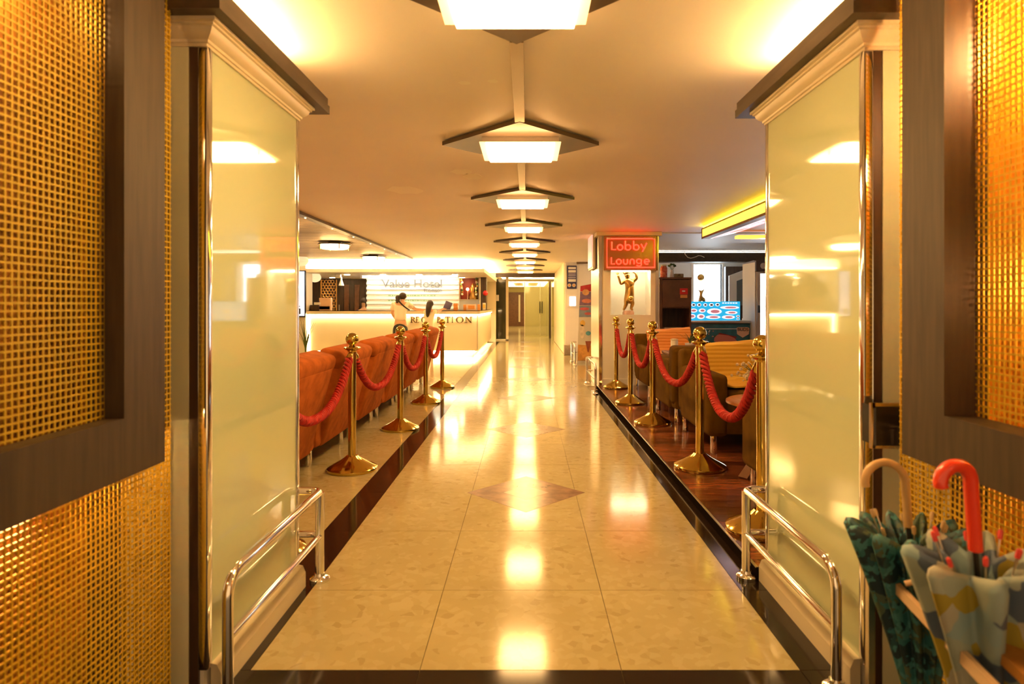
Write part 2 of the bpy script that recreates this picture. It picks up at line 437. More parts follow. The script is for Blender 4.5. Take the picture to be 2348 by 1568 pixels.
# ================================================================== ENTRANCE PILLARS
def pillar(side):
    s = -1 if side == 'left' else 1
    xf = .976 if s < 0 else 1.045           # corridor face
    y0, y1 = (1.883, 2.64) if s < 0 else (1.91, 2.70)
    xo = 1.55
    X = lambda v: s * v
    def bx(mb, a, b, *r):
        a, b = sorted((X(a), X(b))); return mb.box(a, b, *r)
    root = MB(); bx(root, xf + .012, xo, y0 + .012, y1 - .012, 0, 2.055)
    p = root.build('pillar_' + side, M['wall'], None, smooth=False); structure(p)
    # glass panel facing the corridor, chrome corners
    g = MB(); bx(g, xf, xf + .012, y0 + .028, y1 - .018, .09, 1.995); g.build('glass_panel', M['glass_panel'], p, smooth=False)
    c = MB().rbox((X(xf + .008), y0 + .012, 1.04), (.032, .032, 1.90), .006); c.build('corner_trim', M['chrome'], p)
    c = MB().rbox((X(xf + .008), y1 - .010, 1.04), (.030, .022, 1.90), .005); c.build('corner_trim', M['chrome'], p)
    # front face: dark groove and grey-green glass strip
    f = MB(); bx(f, xf + .024, xf + .052, y0 + .002, y0 + .012, 0.0, 1.995); f.build('groove_strip', M['dark_wood'], p, smooth=False)
    f = MB(); bx(f, xf + .052, xo - .05, y0 - .002, y0 + .012, 0.0, 1.995); f.build('front_panel', M['grey_glass'], p, smooth=False)
    f = MB(); bx(f, xf + .02, xo - .05, y1 - .012, y1, 0.0, 1.995); f.build('rear_panel', M['wall'], p, smooth=False)
    # skirting
    prof = [(0, 0), (-.032, 0), (-.032, .062), (-.020, .090), (0, .094)]
    k_ = MB(); k_.prism([(X(xf + u), v) for u, v in prof], lambda u, v, d: Vector((u, d, v)), y0 + .03, y1 + .004)
    k_.build('skirting', M['cream_paint'], p, angle=20)
    # crown moulding running round corridor side and both ends
    cp = [(0, 1.985), (-.007, 1.985), (-.007, 1.994), (-.013, 1.996), (-.014, 2.004), (-.020, 2.008), (-.027, 2.014), (-.034, 2.023), (-.038, 2.034), (-.045, 2.037), (-.045, 2.043), (-.054, 2.046), (-.054, 2.056), (0, 2.056)]
    cm = MB(); vs = []; n = len(cp)
    path = [((xo), y0, 0, -1), (xf, y0, -1, -1), (xf, y1, -1, 1), (xo, y1, 0, 1)]
    for (cx, cy, dx, dy) in path:
        for (u, v) in cp: vs.append((X(cx - u * dx), cy - u * dy, v))
    fs = []
    for j in range(3):
        for i in range(n): fs.append((j * n + i, j * n + (i + 1) % n, (j + 1) * n + (i + 1) % n, (j + 1) * n + i))
    cm.add(vs, fs).build('crown_molding', M['cream_paint'], p, angle=25)
    # dark slab over the pillar, two tiers, with cove tube on top
    sx = .885 if s < 0 else .955
    ye = 2.78 if s < 0 else 2.84
    b = MB(); bx(b, sx, xo + .05, y0 - .10, ye, 2.056, 2.092); b.build('beam_lower', M['beam_wood'], p, smooth=False)
    b = MB(); bx(b, sx + .006, xo + .05, y0 - .10, ye - .006, 2.092, 2.125); b.build('beam_upper', M['beam_wood'], p, smooth=False)
    t = MB().cyl((X(sx + .14), y0 + .02, 2.145), (X(sx + .14), ye - .18, 2.145), .014, 10); t.build('cove_tube', M['cove'], p)
    return p
pillar('left'); pillar('right')

# ---- chrome guard rails
def rail(xr, y0, y1, ret, h, hm, label, group='chrome guard rails', r=.016):
    t = thing('guard_rail', label, 'guard rail', (xr, y0, 0), group)
    b = .07
    pts = [(xr, y0, 0.01), (xr, y0, h - b)]
    for a in range(1, 7):
        an = a / 6 * math.pi / 2; pts.append((xr, y0 + b - b * math.cos(an), h - b + b * math.sin(an)))
    s = 1 if ret > 0 else -1
    for a in range(0, 6):
        an = a / 5 * math.pi / 2; pts.append((xr + s * (.04 - .04 * math.cos(an)), y1 - .04 + .04 * math.sin(an), h))
    pts.append((xr + ret, y1, h))
    MB().tube(pts, r, 12).build('top_rail', M['chrome'], t)
    pts = [(xr, y0, hm)]
    for a in range(0, 6):
        an = a / 5 * math.pi / 2; pts.append((xr + s * (.03 - .03 * math.cos(an)), y1 - .03 + .03 * math.sin(an), hm))
    pts.append((xr + ret, y1, hm))
    MB().tube(pts, r * .85, 12).build('mid_rail', M['chrome'], t)
    MB().cyl((xr, y1 - .02, .01), (xr, y1 - .02, h), r * 1.15, 14).build('post', M['chrome'], t)
    for yy in (y0, y1 - .02):
        MB().lathe([(.042, .0), (.042, .012), (.036, .018), (.024, .024), (.022, .034)], (xr, yy, 0.0008), 20).build('flange', M['chrome'], t)
    return t
rail(-.903, 1.87, 2.72, -.24, .385, .195, 'large chrome guard rail along the pillar on the rust armchairs side', r=.0165)
rail(.965, 1.93, 2.745, .24, .385, .195, 'large chrome guard rail along the pillar beside the umbrella stand', r=.0165)
rail(.925, 8.35, 9.55, .10, .40, .20, 'small chrome guard rail at the foot of the statue pillar', r=.016)
rail(.955, 12.3, 13.2, .10, .42, .20, 'far small chrome guard rail standing by the drinks banner', r=.016)

# ================================================================== MESH LIGHT BOXES (open entrance doors)
def mesh_door(side):
    s = -1 if side == 'left' else 1
    X = lambda v: s * v
    xm = 1.036 if s < 0 else 1.078        # mesh plane
    xf = .985 if s < 0 else 1.000         # frame face
    ye = 1.80 if s < 0 else 1.79
    ya = .62
    lab = ('gold wire mesh cabinet, dark wood frame and dim glow, on the rust armchairs side' if s < 0 else
           'gold wire mesh cabinet with dark wood frame and bright amber glow behind the umbrellas')
    t = thing('mesh_cabinet', lab, 'cabinet', (X(xm), ye, 0))
    def bx(mb, a, b, *r):
        a, b = sorted((X(a), X(b))); return mb.box(a, b, *r)
    w = MB(); p = .0162; wr = .0021
    n = int((ye - ya) / p)
    for i in range(n + 1):
        yy = ye - .004 - i * p; bx(w, xm - wr * .6, xm + wr * .6, yy - wr, yy + wr, .02, 2.24)
    for j in range(int(2.22 / p)):
        zz = .022 + j * p; bx(w, xm - wr * .9, xm + wr * .2, ya, ye, zz - wr, zz + wr)
    w.build('wire_mesh', M['goldmesh'], t, smooth=False, kind='stuff')
    # second, inner mesh of the cabinet end (towards pillar)
    e = MB(); e_d = .145
    for i in range(9):
        xx = xm + .004 + i * p; bx(e, xx - wr, xx + wr, ye - wr, ye + wr, .02, 2.24)
    for j in range(int(2.22 / p)):
        zz = .022 + j * p; bx(e, xm, xm + e_d, ye - wr * .7, ye + wr * .7, zz - wr, zz + wr)
    e.build('end_mesh', M['goldmesh'], t, smooth=False, kind='stuff')
    yd = 1.655 if s < 0 else 1.64
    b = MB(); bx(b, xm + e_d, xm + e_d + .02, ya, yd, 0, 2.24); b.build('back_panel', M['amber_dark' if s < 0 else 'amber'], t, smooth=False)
    b = MB(); bx(b, xm + e_d, xm + e_d + .02, yd, ye, 0, 2.24); b.build('recess_shade_panel', M['dark_wood'], t, smooth=False)  # dark strip stands in for the shade of the recess beside the stile
    b = MB(); bx(b, xm, xm + e_d, ya - .02, ya, 0, 2.24); b.build('end_panel', M['dark_wood'], t, smooth=False)
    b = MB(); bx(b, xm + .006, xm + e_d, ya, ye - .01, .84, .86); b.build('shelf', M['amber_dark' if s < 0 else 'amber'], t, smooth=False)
    b = MB(); bx(b, xm - .01, xm + e_d, ya, ye, 0, .018); b.build('bottom_panel', M['dark_wood'], t, smooth=False)
    # frame: outer 1.685/1.651, inner 1.515/1.484
    yo, yi = (1.685, 1.515) if s < 0 else (1.651, 1.484)
    zo, zi = (.776, .923) if s < 0 else (.805, .935)
    xb = xm - .003
    b = MB(); bx(b, xf, xb, yi, yo, zo, 2.24); b.build('frame_stile', M['frame_wood'], t, smooth=False)
    b = MB(); bx(b, xf, xb, ya, yi, zo, zi); b.build('frame_rail', M['frame_wood'], t, smooth=False)
    b = MB(); bx(b, xf, xb, ya, yi, 2.12, 2.24); b.build('frame_rail', M['frame_wood'], t, smooth=False)
    # bulbs inside
    if s < 0:
        lamps = [(1.36, 1.93, .030, 11), (1.38, .79, .020, 58)]
    else:
        lamps = [(1.40, 1.83, .034, 80), (1.20, 1.25, .022, 38), (1.30, .79, .018, 20)]  # middle bulb is added out of frame to brighten the back panel
    for (yy, zz, rr, st) in lamps:
        MB().sphere((X(xm + e_d - rr - .012), yy, zz), rr, 16, sz=1.5).build('bulb', emitm('bulb_%s_%d' % (side, int(st)), (1, .55, .2), st, lamp=True), t)
    return t
mesh_door('left'); mesh_door('right')

# black steel-rimmed box on right pillar
t = thing('wall_box', 'black square box with steel rim on the pillar above the umbrella handles', 'box', (1.085, 1.895, .78))
MB().box(1.032, 1.128, 1.83, 1.905, .785, .900).build('body', M['black'], t, smooth=False)
MB().box(1.026, 1.134, 1.838, 1.850, .895, .910).box(1.026, 1.134, 1.838, 1.850, .775, .786).box(1.022, 1.034, 1.838, 1.850, .775, .91).box(1.126, 1.138, 1.838, 1.850, .775, .91).build('rim', M['steel'], t, smooth=False)

# ================================================================== CEILING LAMPS OF THE CORRIDOR
LX = -.04
def corridor_lamp():
    t = empty('ceiling_lamp')
    MB().prism([(-.50, 0), (0, -.50), (.50, 0), (0, .50)], lambda u, v, d: Vector((u, v, d)), 2.22, 2.245).build('diamond_plate', M['plate'], t, smooth=False)
    MB().prism([(-.46, 0), (0, -.46), (.46, 0), (0, .46)], lambda u, v, d: Vector((u, v, d)), 2.2445, 2.2545).build('mount', M['beam_wood'], t, smooth=False)
    MB().box(-.235, .235, -.20, .20, 2.190, 2.2195).build('housing', M['steel'], t, smooth=False)
    MB().box(-.245, .245, -.235, .235, 2.176, 2.182).build('upper_glass', M['lamp2'], t, smooth=False)
    g = []
    for j in range(9):
        v = -1 + j / 4
        g.append([(-.205 + .41 * i / 8, .25 * v, 2.150 + .022 * v * v) for i in range(9)])
    MB().sheet(g, .006).build('curved_glass', M['lamp'], t)
    for sx in (-1, 1):
        MB().cyl((sx * .20, 0, 2.148), (sx * .20, 0, 2.19), .006, 8).build('clip', M['chrome'], t)
    return t
M['plate'] = mat('lamp_plate_wood', (.10, .062, .032), .35, noise=(5, .3))
lamp0 = corridor_lamp()
N_L = 9
ordn = ['largest ceiling lamp, cut off by the top of the picture, under a diamond plate',
        'second ceiling lamp from the entrance, whole dark diamond plate with a glowing square glass',
        'third ceiling lamp from the entrance, glowing glass under a diamond plate',
        'fourth ceiling lamp from the entrance, glowing glass under a diamond plate',
        'fifth ceiling lamp from the entrance, small glowing glass under a diamond plate',
        'sixth ceiling lamp from the entrance, small glowing glass under a diamond plate',
        'seventh ceiling lamp from the entrance, small glowing glass under a diamond plate',
        'eighth ceiling lamp from the entrance, tiny glowing glass under a diamond plate',
        'farthest ceiling lamp of the corridor row, tiny glowing glass near the dark header']
lamp_y = [1.92 + 2.03 * i for i in range(N_L)]
for i, y in enumerate(lamp_y):
    o = lamp0 if i == 0 else copy_tree(lamp0)
    o.location = (LX, y, 0); tag(o, ordn[i], 'ceiling lamp', 'diamond ceiling lamps along the corridor')
sp = []
for i in range(N_L - 1):
    a, b = lamp_y[i] + .49, lamp_y[i + 1] - .49
    MB().box(LX - .027, LX + .027, a, b, 2.222, CEIL - .0005).build('trim_%d' % (i + 2), mat('ceiling_strip_metal', (.42, .35, .25), .4, .7), None, smooth=False)['kind'] = 'structure'

# ================================================================== STANCHIONS AND ROPES
def stanchion():
    t = empty('rope_stanchion')
    MB().lathe([(.178, 0), (.181, .006), (.180, .020), (.165, .030), (.125, .050), (.085, .072), (.055, .092), (.040, .105)], n=40).build('base', M['brass'], t)
    MB().lathe([(.0285, .10), (.0285, .885)], n=24).build('pole', M['brass'], t)
    c = MB().lathe([(.031, .860), (.034, .870), (.058, .884), (.060, .890), (.056, .895), (.030, .899), (.022, .905), (.017, .913)], n=28).build('collar', M['brass'], t)
    b = MB().sphere((0, 0, .953), .0465, 24).build('ball', M['brass'], t)
    MB().lathe([(.0475, -.004), (.0478, 0), (.0475, .004)], (0, 0, .953), 28).build('ball_ring', M['brass'], b)
    return t
st0 = stanchion()
sL = [(-1.26, 3.0), (-1.275, 4.52), (-1.225, 6.0), (-1.243, 7.61), (-1.238, 9.06)]
sR = [(1.205, 3.17), (1.227, 4.39), (1.226, 6.03), (1.222, 7.29), (1.25, 8.66)]
labL = ['brass rope stanchion hidden behind the entrance pillar beside the rust sofas',
        'nearest brass stanchion in full view beside the rust sofas, largest on that side',
        'second brass stanchion in full view beside the rust sofas, in front of the standing woman',
        'third brass stanchion in full view beside the rust sofas, in front of the reception letters',
        'farthest brass stanchion beside the end of the rust sofas']
labR = ['brass stanchion on the wood floor mostly hidden by the pillar with the umbrella stand',
        'largest brass stanchion on the wood floor beside the mustard throw sofa',
        'brass stanchion on the wood floor between the two olive sofas standing back to back',
        'brass stanchion on the wood floor in front of the orange throw armchair',
        'farthest brass stanchion on the wood floor beside the statue pillar']
first = True
for lst, labs, z, grp in ((sL, labL, .0008, 'brass stanchions beside the rust sofas'), (sR, labR, ST + .0008, 'brass stanchions on the wood floor')):
    for (x, y), lb in zip(lst, labs):
        o = st0 if first else copy_tree(st0); first = False
        o.location = (x, y, z); tag(o, lb, 'stanchion', grp)

def rope(a, b, sag, z0, label, group):
    """three strand twisted rope hanging between two stanchions, brass hooks at both ends"""
    A = Vector((a[0], a[1], z0 + .815)); B = Vector((b[0], b[1], z0 + .815))
    d = (B - A); d.z = 0; L = d.length; d.normalize()
    A = A + d * .075; B = B - d * .075
    t = thing('barrier_rope', label, 'rope', (A + B) / 2 - Vector((0, 0, sag)), group)
    n = 60; P = []
    for i in range(n + 1):
        u = i / n; v = 2 * u - 1
        P.append(A.lerp(B, u) - Vector((0, 0, sag * (1 - abs(v) ** 2.3))))
    mb = MB(); side = Vector((-d.y, d.x, 0)); turns = (L + sag) / .105
    core = .019
    for s in range(3):
        pts = []
        for i in range(n * 4 + 1):
            u = i / (n * 4); k = min(int(u * n), n - 1); f = u * n - k; p = P[k].lerp(P[k + 1], f)
            tg = (P[k + 1] - P[k]).normalized(); up = side.cross(tg)
            an = 2 * math.pi * (turns * u + s / 3)
            pts.append(p + side * (core * math.cos(an)) + up * (core * math.sin(an)))
        mb.tube(pts, .0118, 6)
    mb.build('cord', M['rope'], t)
    for q, sg in ((0, 1), (n, -1)):
        tg = (P[q + sg] - P[q]).normalized()
        e = P[q]
        h = MB().tube([e - tg * .055, e - tg * .050, e - tg * .012, e + tg * .006, e + tg * .010], [.010, .019, .026, .027, .018], 14).build('end_cap', M['brass'], t)
        base = (Vector((a[0], a[1], z0 + .872)) + d * .035) if q == 0 else (Vector((b[0], b[1], z0 + .872)) - d * .035)
        MB().tube([e - tg * .05, (e - tg * .05).lerp(base, .5) + Vector((0, 0, .012)), base], .007, 8).build('hook', M['brass'], t)
    return t
rl = ['red twisted barrier rope cut off by the pillar beside the rust sofas',
      'red twisted barrier rope between the two nearest full stanchions beside the rust sofas',
      'red twisted barrier rope in the middle of the rust sofa row, beyond the standing woman',
      'farthest red twisted barrier rope at the end of the rust sofas']
rr = ['thickest red twisted barrier rope in front of the round table and mustard throw',
      'red twisted barrier rope in front of the olive sofas standing back to back',
      'red twisted barrier rope in front of the dark arm of the orange throw armchair',
      'short far red twisted barrier rope in front of the statue pillar']
for i in range(4):
    rope(sL[i], sL[i + 1], .30, 0, rl[i], 'red barrier ropes beside the rust sofas')
    rope(sR[i], sR[i + 1], .34 if i == 0 else .31, ST, rr[i], 'red barrier ropes on the wood floor')

# ================================================================== RUST SOFAS (backs to the corridor)
def rust_chair():
    t = empty('armchair')
    W = 1.01
    # back plane at x=0 (bottom), leaning to +x at top; seat towards -x
    tilt = math.atan2(.19, .70)
    rot = Matrix.Rotation(tilt, 3, 'Y')
    MB().rbox((-.42, 0, .235), (.80, W - .04, .18), .03, 2).build('seat_base', M['sofa'], t)
    MB().rbox((-.46, 0, .375), (.66, W - .32, .13), .045, 3).build('seat_cushion', M['sofa'], t)
    bk = MB().rbox((.055, 0, .475), (.15, W - .20, .66), .03, 3, rot).build('backrest', M['sofa'], t)
    MB().rbox((.118, 0, .805), (.20, W - .11, .13), .05, 4, rot).build('head_cushion', M['sofa'], t)
    for s in (-1, 1):
        MB().rbox((-.36, s * (W / 2 - .065), .345), (.80, .12, .39), .03, 2).build('arm', M['sofa'], t)
        MB().rbox((-.035, s * (W / 2 - .045), .30), (.085, .075, .36), .015, 2, rot).build('side_panel', M['sofa'], t)
        for xx in (-.06, -.74):
            MB().lathe([(.020, 0), (.026, .012), (.026, .146)], (xx, s * (W / 2 - .11), 0.001), 16).build('leg', M['chrome'], t)
    # seam of the back panel
    MB().rbox((.123, 0, .46), (.012, .012, .60), .004, 1, rot).build('seam', M['sofa'], t)
    return t
rc = rust_chair()
rcl = ['rust fabric armchair mostly cut off by the entrance pillar', 'rust fabric armchair behind the nearest full brass stanchion',
       'rust fabric armchair between the two largest brass stanchions on its side', 'rust fabric armchair behind the second full stanchion, before the standing woman',
       'rust fabric armchair second from the far end of the row', 'rust fabric armchair at the far end of the row']
for i in range(6):
    o = rc if i == 0 else copy_tree(rc)
    o.location = (-1.575, 3.99 + 1.035 * i, 0.0); tag(o, rcl[i], 'armchair', 'rust armchairs in a row with backs to the corridor')

# small potted plants beyond the chairs
def spiky_plant(loc, h, label, n=16, name='potted_plant', sp=.5):
    t = thing(name, label, 'plant', loc)
    MB().lathe([(.045, 0), (.06, .09), (.063, .095), (.055, .095)], loc, 16).build('pot', M['white'], t)
    for i in range(n):
        a = i * 2.4; ln = h * (.6 + .4 * random.random()); sq = sp * (.3 + .7 * random.random())
        b = Vector(loc) + Vector((0, 0, .09)); dr = Vector((math.cos(a), math.sin(a), 0)); w = dr.cross(Vector((0, 0, 1))) * .012
        g = []
        for j in range(6):
            u = j / 5; c = b + dr * (sq * ln * u * u) + Vector((0, 0, ln * u)); ww = w * (1 - u * .95)
            g.append([c - ww, c + ww])
        MB().sheet(g, .002).build('leaf', M['leaf'], t)
    return t
M['leaf'] = mat('leaf_green', (.10, .16, .03), .5, noise=(20, .4))
# low table behind the chairs that carries the plants
for i, (ty, lb) in enumerate(((5.2, 'low dark wood table with a plant, nearer one beyond the rust armchairs'), (8.4, 'low dark wood table with a plant, farther one beyond the rust armchairs'))):
    t = thing('low_table', lb, 'table', (-3.0, ty, 0), 'low tables beyond the rust armchairs')
    MB().rbox((-3.0, ty, .43), (.6, .6, .04), .01).build('table_top', M['dark_wood'], t)
    for sx in (-1, 1):
        for sy in (-1, 1): MB().box(-3.0 + sx * .25 - .02, -3.0 + sx * .25 + .02, ty + sy * .25 - .02, ty + sy * .25 + .02, .001, .41).build('leg', M['dark_wood'], t)
    spiky_plant((-3.0, ty, .4515), .47, ['leafy plant tip showing above the nearest rust armchairs', 'leafy plant tip showing above the armchairs beside the standing woman'][i])

# ================================================================== RECEPTION
RZ = 14.6
CT = PH(712, RZ)      # counter height
xL, xR = PX(708, RZ), -1.16
desk = thing('reception_counter', 'long glowing cream reception counter with bronze lettering and lit base', 'counter', (-3.1, RZ, 0))
MB().box(xL, xR, RZ, RZ + .5, .13, CT - .11).build('front_panel', M['cream_paint'], desk, smooth=False)
MB().box(xR - .85, xR, RZ + .5, 20.0, .13, CT - .11).build('side_panel', M['cream_paint'], desk, smooth=False)
MB().box(xL + .1, xR - .12, RZ + .14, RZ + .45, 0.0, .13).box(xR - .80, xR - .12, RZ + .5, 19.9, 0.0, .13).build('plinth', M['white'], desk, smooth=False)
MB().box(xL - .02, xR + .05, RZ - .06, RZ + .62, CT - .085, CT - .012).box(xR - .95, xR + .05, RZ + .62, 20.0, CT - .085, CT - .012).build('ledge', M['cream_paint'], desk, smooth=False)
MB().box(xL - .02, xR + .052, RZ - .062, RZ + .62, CT - .012, CT).box(xR - .95, xR + .052, RZ + .62, 20.0, CT - .012, CT).build('worktop', M['granite'], desk, smooth=False)
MB().box(xL + .02, xR, RZ - .045, RZ - .015, CT - .099, CT - .087).build('led_strip', M['led'], desk, smooth=False)
MB().box(xR + .012, xR + .034, RZ, 19.9, CT - .099, CT - .087).build('led_strip', M['led'], desk, smooth=False)
MB().box(xL + .1, xR - .13, RZ + .09, RZ + .11, .112, .128).build('toe_led', M['led'], desk, smooth=False)
MB().box(xR - .11, xR - .09, RZ + .15, 19.9, .112, .128).build('toe_led', M['led'], desk, smooth=False)
MB().box(xL - .0, xL + .03, RZ - .02, RZ + .0, .13, CT - .1).build('edge_led', M['ledsoft'], desk, smooth=False)
MB().box(xR - .012, xR + .004, RZ - .004, RZ + .012, .13, CT - .11).build('corner_trim', M['steel'], desk, smooth=False)
# RECEPTION lettering: roman capitals, thick stems, thin bars, serifs
M['bronze'] = mat('bronze_letter', (.10, .055, .018), .4, .3)
def glyph(ch, x, z, w, h, y, d, parent, material=None):
    mb = MB(); T = .17 * w + .006; th = .05 * h + .004
    def bar(u0, u1, v0, v1): mb.box(x + u0, x + u1, y - d, y, z + v0, z + v1)
    def slant(u0, v0, u1, v1, t):
        mb.prism([(x + u0 - t / 2, z + v0), (x + u0 + t / 2, z + v0), (x + u1 + t / 2, z + v1), (x + u1 - t / 2, z + v1)], lambda u, v, dd: Vector((u, dd, v)), y - d, y)
    def serif(u, v): bar(u - T * 1.0, u + T * 1.0, v - th / 2 if v else 0, (v + th / 2) if v else th)
    def bowl(cu, cv, ru, rv, a0, a1, n=18):
        for i in range(n):
            p = []
            for a in (a0 + (a1 - a0) * i / n, a0 + (a1 - a0) * (i + 1) / n):
                tk = th * .8 + (T - th * .8) * abs(math.cos(a)); p.append((a, tk))
            q = [(x + cu + math.cos(a) * ru, z + cv + math.sin(a) * rv) for a, tk in p] + [(x + cu + math.cos(a) * (ru - tk), z + cv + math.sin(a) * (rv - tk * .55)) for a, tk in reversed(p)]
            mb.prism(q, lambda u, v, dd: Vector((u, dd, v)), y - d, y)
    P = math.pi
    if ch in 'REPI':
        u = T if ch != 'I' else w / 2
        bar(u - T / 2, u + T / 2, 0, h); serif(u, 0); serif(u, h - th / 2)
    if ch in 'RP':
        bowl(T, h * .74, w * .62, h * .26, -P / 2, P / 2)
    if ch == 'R': slant(w * .95, 0, w * .45, h * .5, T)
    if ch == 'E':
        bar(T, w * .8, 0, th); bar(T, w * .8, h - th, h); bar(T, w * .62, h * .5 - th / 2, h * .5 + th / 2); bar(w * .76, w * .82, 0, h * .2); bar(w * .76, w * .82, h * .8, h)
    if ch == 'C': bowl(w * .5, h / 2, w * .5, h * .52, R(45), R(315), 22)
    if ch == 'O': bowl(w * .5, h / 2, w * .55, h * .52, 0, 2 * P, 28)
    if ch == 'T':
        bar(w / 2 - T / 2, w / 2 + T / 2, 0, h); serif(w / 2, 0); bar(0, w, h - th, h); bar(0, th, h * .8, h); bar(w - th, w, h * .8, h)
    if ch == 'N':
        bar(T * .6, T * .6 + th, 0, h); bar(w - T * .6 - th, w - T * .6, 0, h); slant(w - T * .7, 0, T * .7, h, T * 1.1); serif(T * .7, 0); serif(w - T * .7, h - th / 2)
    return mb.build('letter', material or M['bronze'], parent, smooth=False)
lw = [.135, .115, .14, .12, .135, .07, .16, .15]
gx = [941, 953, 966, 983, 1002, 1021, 1034, 1046, 1066]
for ch, xx, w in zip('RECEPTION', gx, [.13, .10, .13, .11, .10, .12, .07, .17, .17]):
    glyph(ch, PX(xx, RZ), PH(740, RZ), w, .145, RZ - .001, .012, desk)

# wall column at the end of the counter with a hanging screen
structure(MB().box(-6.7, xL - .02, RZ - .15, RZ + .3, 0, 2.24).build('wall_column', M['wall'], None, smooth=False))
t = thing('wall_screen', 'upright lit display screen in a black frame on the column at the counter end', 'screen', px(686, 675, 14.3))
x0, x1, z0, z1 = PX(672, 14.35), PX(700, 14.35), PH(727, 14.35), PH(620, 14.35)
MB().box(x0, x1, 14.36, 14.42, z0, z1).build('frame', M['black'], t, smooth=False)
MB().box(x0 + .03, x1 - .022, 14.352, 14.36, z0 + .03, z1 - .02).build('screen', emitm('screen_blue', (.50, .62, .92), 1.0), t, smooth=False)
MB().box(x0 + .03, x1 - .022, 14.349, 14.352, z0 + .03, z0 + .48).build('screen_lower', emitm('screen_white', (.85, .85, 1), 1.0), t, smooth=False)
MB().box(x1 - .20, x1 - .11, 14.345, 14.349, z0 + .07, z0 + .20).box(x1 - .17, x1 - .12, 14.345, 14.349, z0 + .24, z0 + .26).build('screen_mark', M['black'], t, smooth=False)

# soffit with light cove above the counter
sof = MB().box(-6.7, -.99, 14.4, 20.3, 1.97, 2.055).build('beam_soffit', M['wall'], None, smooth=False); structure(sof)
MB().box(-6.7, -1.30, 14.72, 20.3, 2.055, CEIL).build('upstand', M['white'], sof, smooth=False)
MB().box(xL, -1.06, 14.50, 14.54, 2.057, 2.075).build('cove_led', M['led'], sof, smooth=False)
MB().box(-1.12, -1.08, 14.6, 20.0, 2.057, 2.075).build('cove_led', M['led'], sof, smooth=False)
for dxx in (-5.6, -4.7, -3.8, -2.9, -2.0):
    for dyy in (15.5, 17.2):
        MB().lathe([(.07, 0), (.07, .008), (.05, .010)], (dxx + .2, dyy, 1.961), 16).build('downlight', emitm('downlight_glow', LED, 22, lamp=True), sof)
# back wall, cabinets
structure(MB().box(-6.7, -2.05, 19.2, 19.4, 0, 1.97).build('wall_reception', M['wall'], None, smooth=False))
cab = thing('tall_cabinet', 'tall dark brown cabinet with double doors behind the reception counter', 'cabinet', (-5.3, 18.2, 0))
MB().box(PX(715, 18), PX(838, 18), 18.06, 18.6, 0, 1.969).build('body', M['dark_wood'], cab, smooth=False)
dx = [PX(v, 18) for v in (777, 788, 800, 812, 824, 836)]
for i in range(5):
    d = MB().box(dx[i] + .006, dx[i + 1] - .006, 18.035, 18.06, .1, 1.80).build('door', M['shelf_wood' if i % 2 else 'dark_wood'], cab, smooth=False)
    MB().box((dx[i + 1] if i % 2 else dx[i]) - .012, (dx[i + 1] if i % 2 else dx[i]) + .012, 18.02, 18.035, 1.0, 1.22).build('handle', M['steel'], d, smooth=False)
# honeycomb screen
hs = thing('honeycomb_screen', 'gold honeycomb lattice screen standing behind the counter', 'screen', (PX(754, 17), 17.0, 0))
mb = MB(); hx0, hx1, hz0, hz1 = PX(737, 17), PX(769, 17), .9, PH(641, 17)
r_ = .05
nx = int((hx1 - hx0) / (r_ * 1.732)); nz = int((hz1 - hz0) / (r_ * 1.5))
for j in range(nz):
    for i in range(nx):
        cx = hx0 + (i + .5 + (.5 if j % 2 else 0)) * r_ * 1.732; cz = hz0 + r_ + j * r_ * 1.5
        mb.tube([(cx + math.cos(R(60 * a + 30)) * r_ * .9, 17.0, cz + math.sin(R(60 * a + 30)) * r_ * .9) for a in range(6)], .011, 4, closed=True)
mb.build('lattice', M['goldpaint'], hs, smooth=False, kind='stuff')
MB().box(hx0 - .02, hx0, 16.98, 17.02, 0, hz1).box(hx1 + .02, hx1 + .04, 16.98, 17.02, 0, hz1).build('frame', M['goldpaint'], hs, smooth=False)
# slatted white sign wall
sg = thing('sign_panel', 'white panel of horizontal slats with hotel lettering behind the reception desk', 'sign', (-3.05, 16.6, 0))
sx0, sx1 = PX(840, 16.5), PX(1052, 16.5)
MB().box(sx0, sx1, 16.56, 16.62, .3, 1.968).build('backing', M['white'], sg, smooth=False)
pitch = 11.2 * 16.5 / FPX
for i in range(12):
    zz = 1.955 - i * pitch
    MB().prism([(16.555, zz), (16.50, zz - .01), (16.50, zz - pitch * .52), (16.555, zz - pitch * .60)], lambda u, v, d: Vector((d, u, v)), sx0, sx1).build('slat', M['white'], sg, smooth=False)
M['sign_grey'] = mat('sign_letter_grey', (.16, .16, .17), .5)
M['sign_green'] = mat('sign_letter_green', (.25, .42, .22), .6)
text('lettering', 'Value Hotel', .30, (PX(945, 16.48), 16.485, PH(651, 16.48)), M['sign_grey'], sg, extrude=.008, sx=1.12)
text('lettering', 'Thomson', .13, (PX(992, 16.48), 16.485, PH(666, 16.48)), M['sign_grey'], sg, extrude=.006)
MB().box(PX(874, 16.48), PX(985, 16.48), 16.48, 16.49, PH(664.5, 16.48), PH(663.6, 16.48)).build('rule', M['sign_grey'], sg, smooth=False)
for yy, a, b in ((677.5, 890, 1000), (689, 890, 985)):
    xx = a
    while xx < b:
        w = random.choice((4, 6, 8)); MB().box(PX(xx, 16.48), PX(xx + w - 1.6, 16.48), 16.486, 16.49, PH(yy + 1.2, 16.48), PH(yy - 1.2, 16.48)).build('small_print', M['sign_green'], sg, smooth=False); xx += w
MB().box(sx0, sx1, 16.10, 16.14, 1.945, 1.968).build('led_strip', emitm('sign_led', (1, .88, .66), 10, lamp=True), sg, smooth=False)

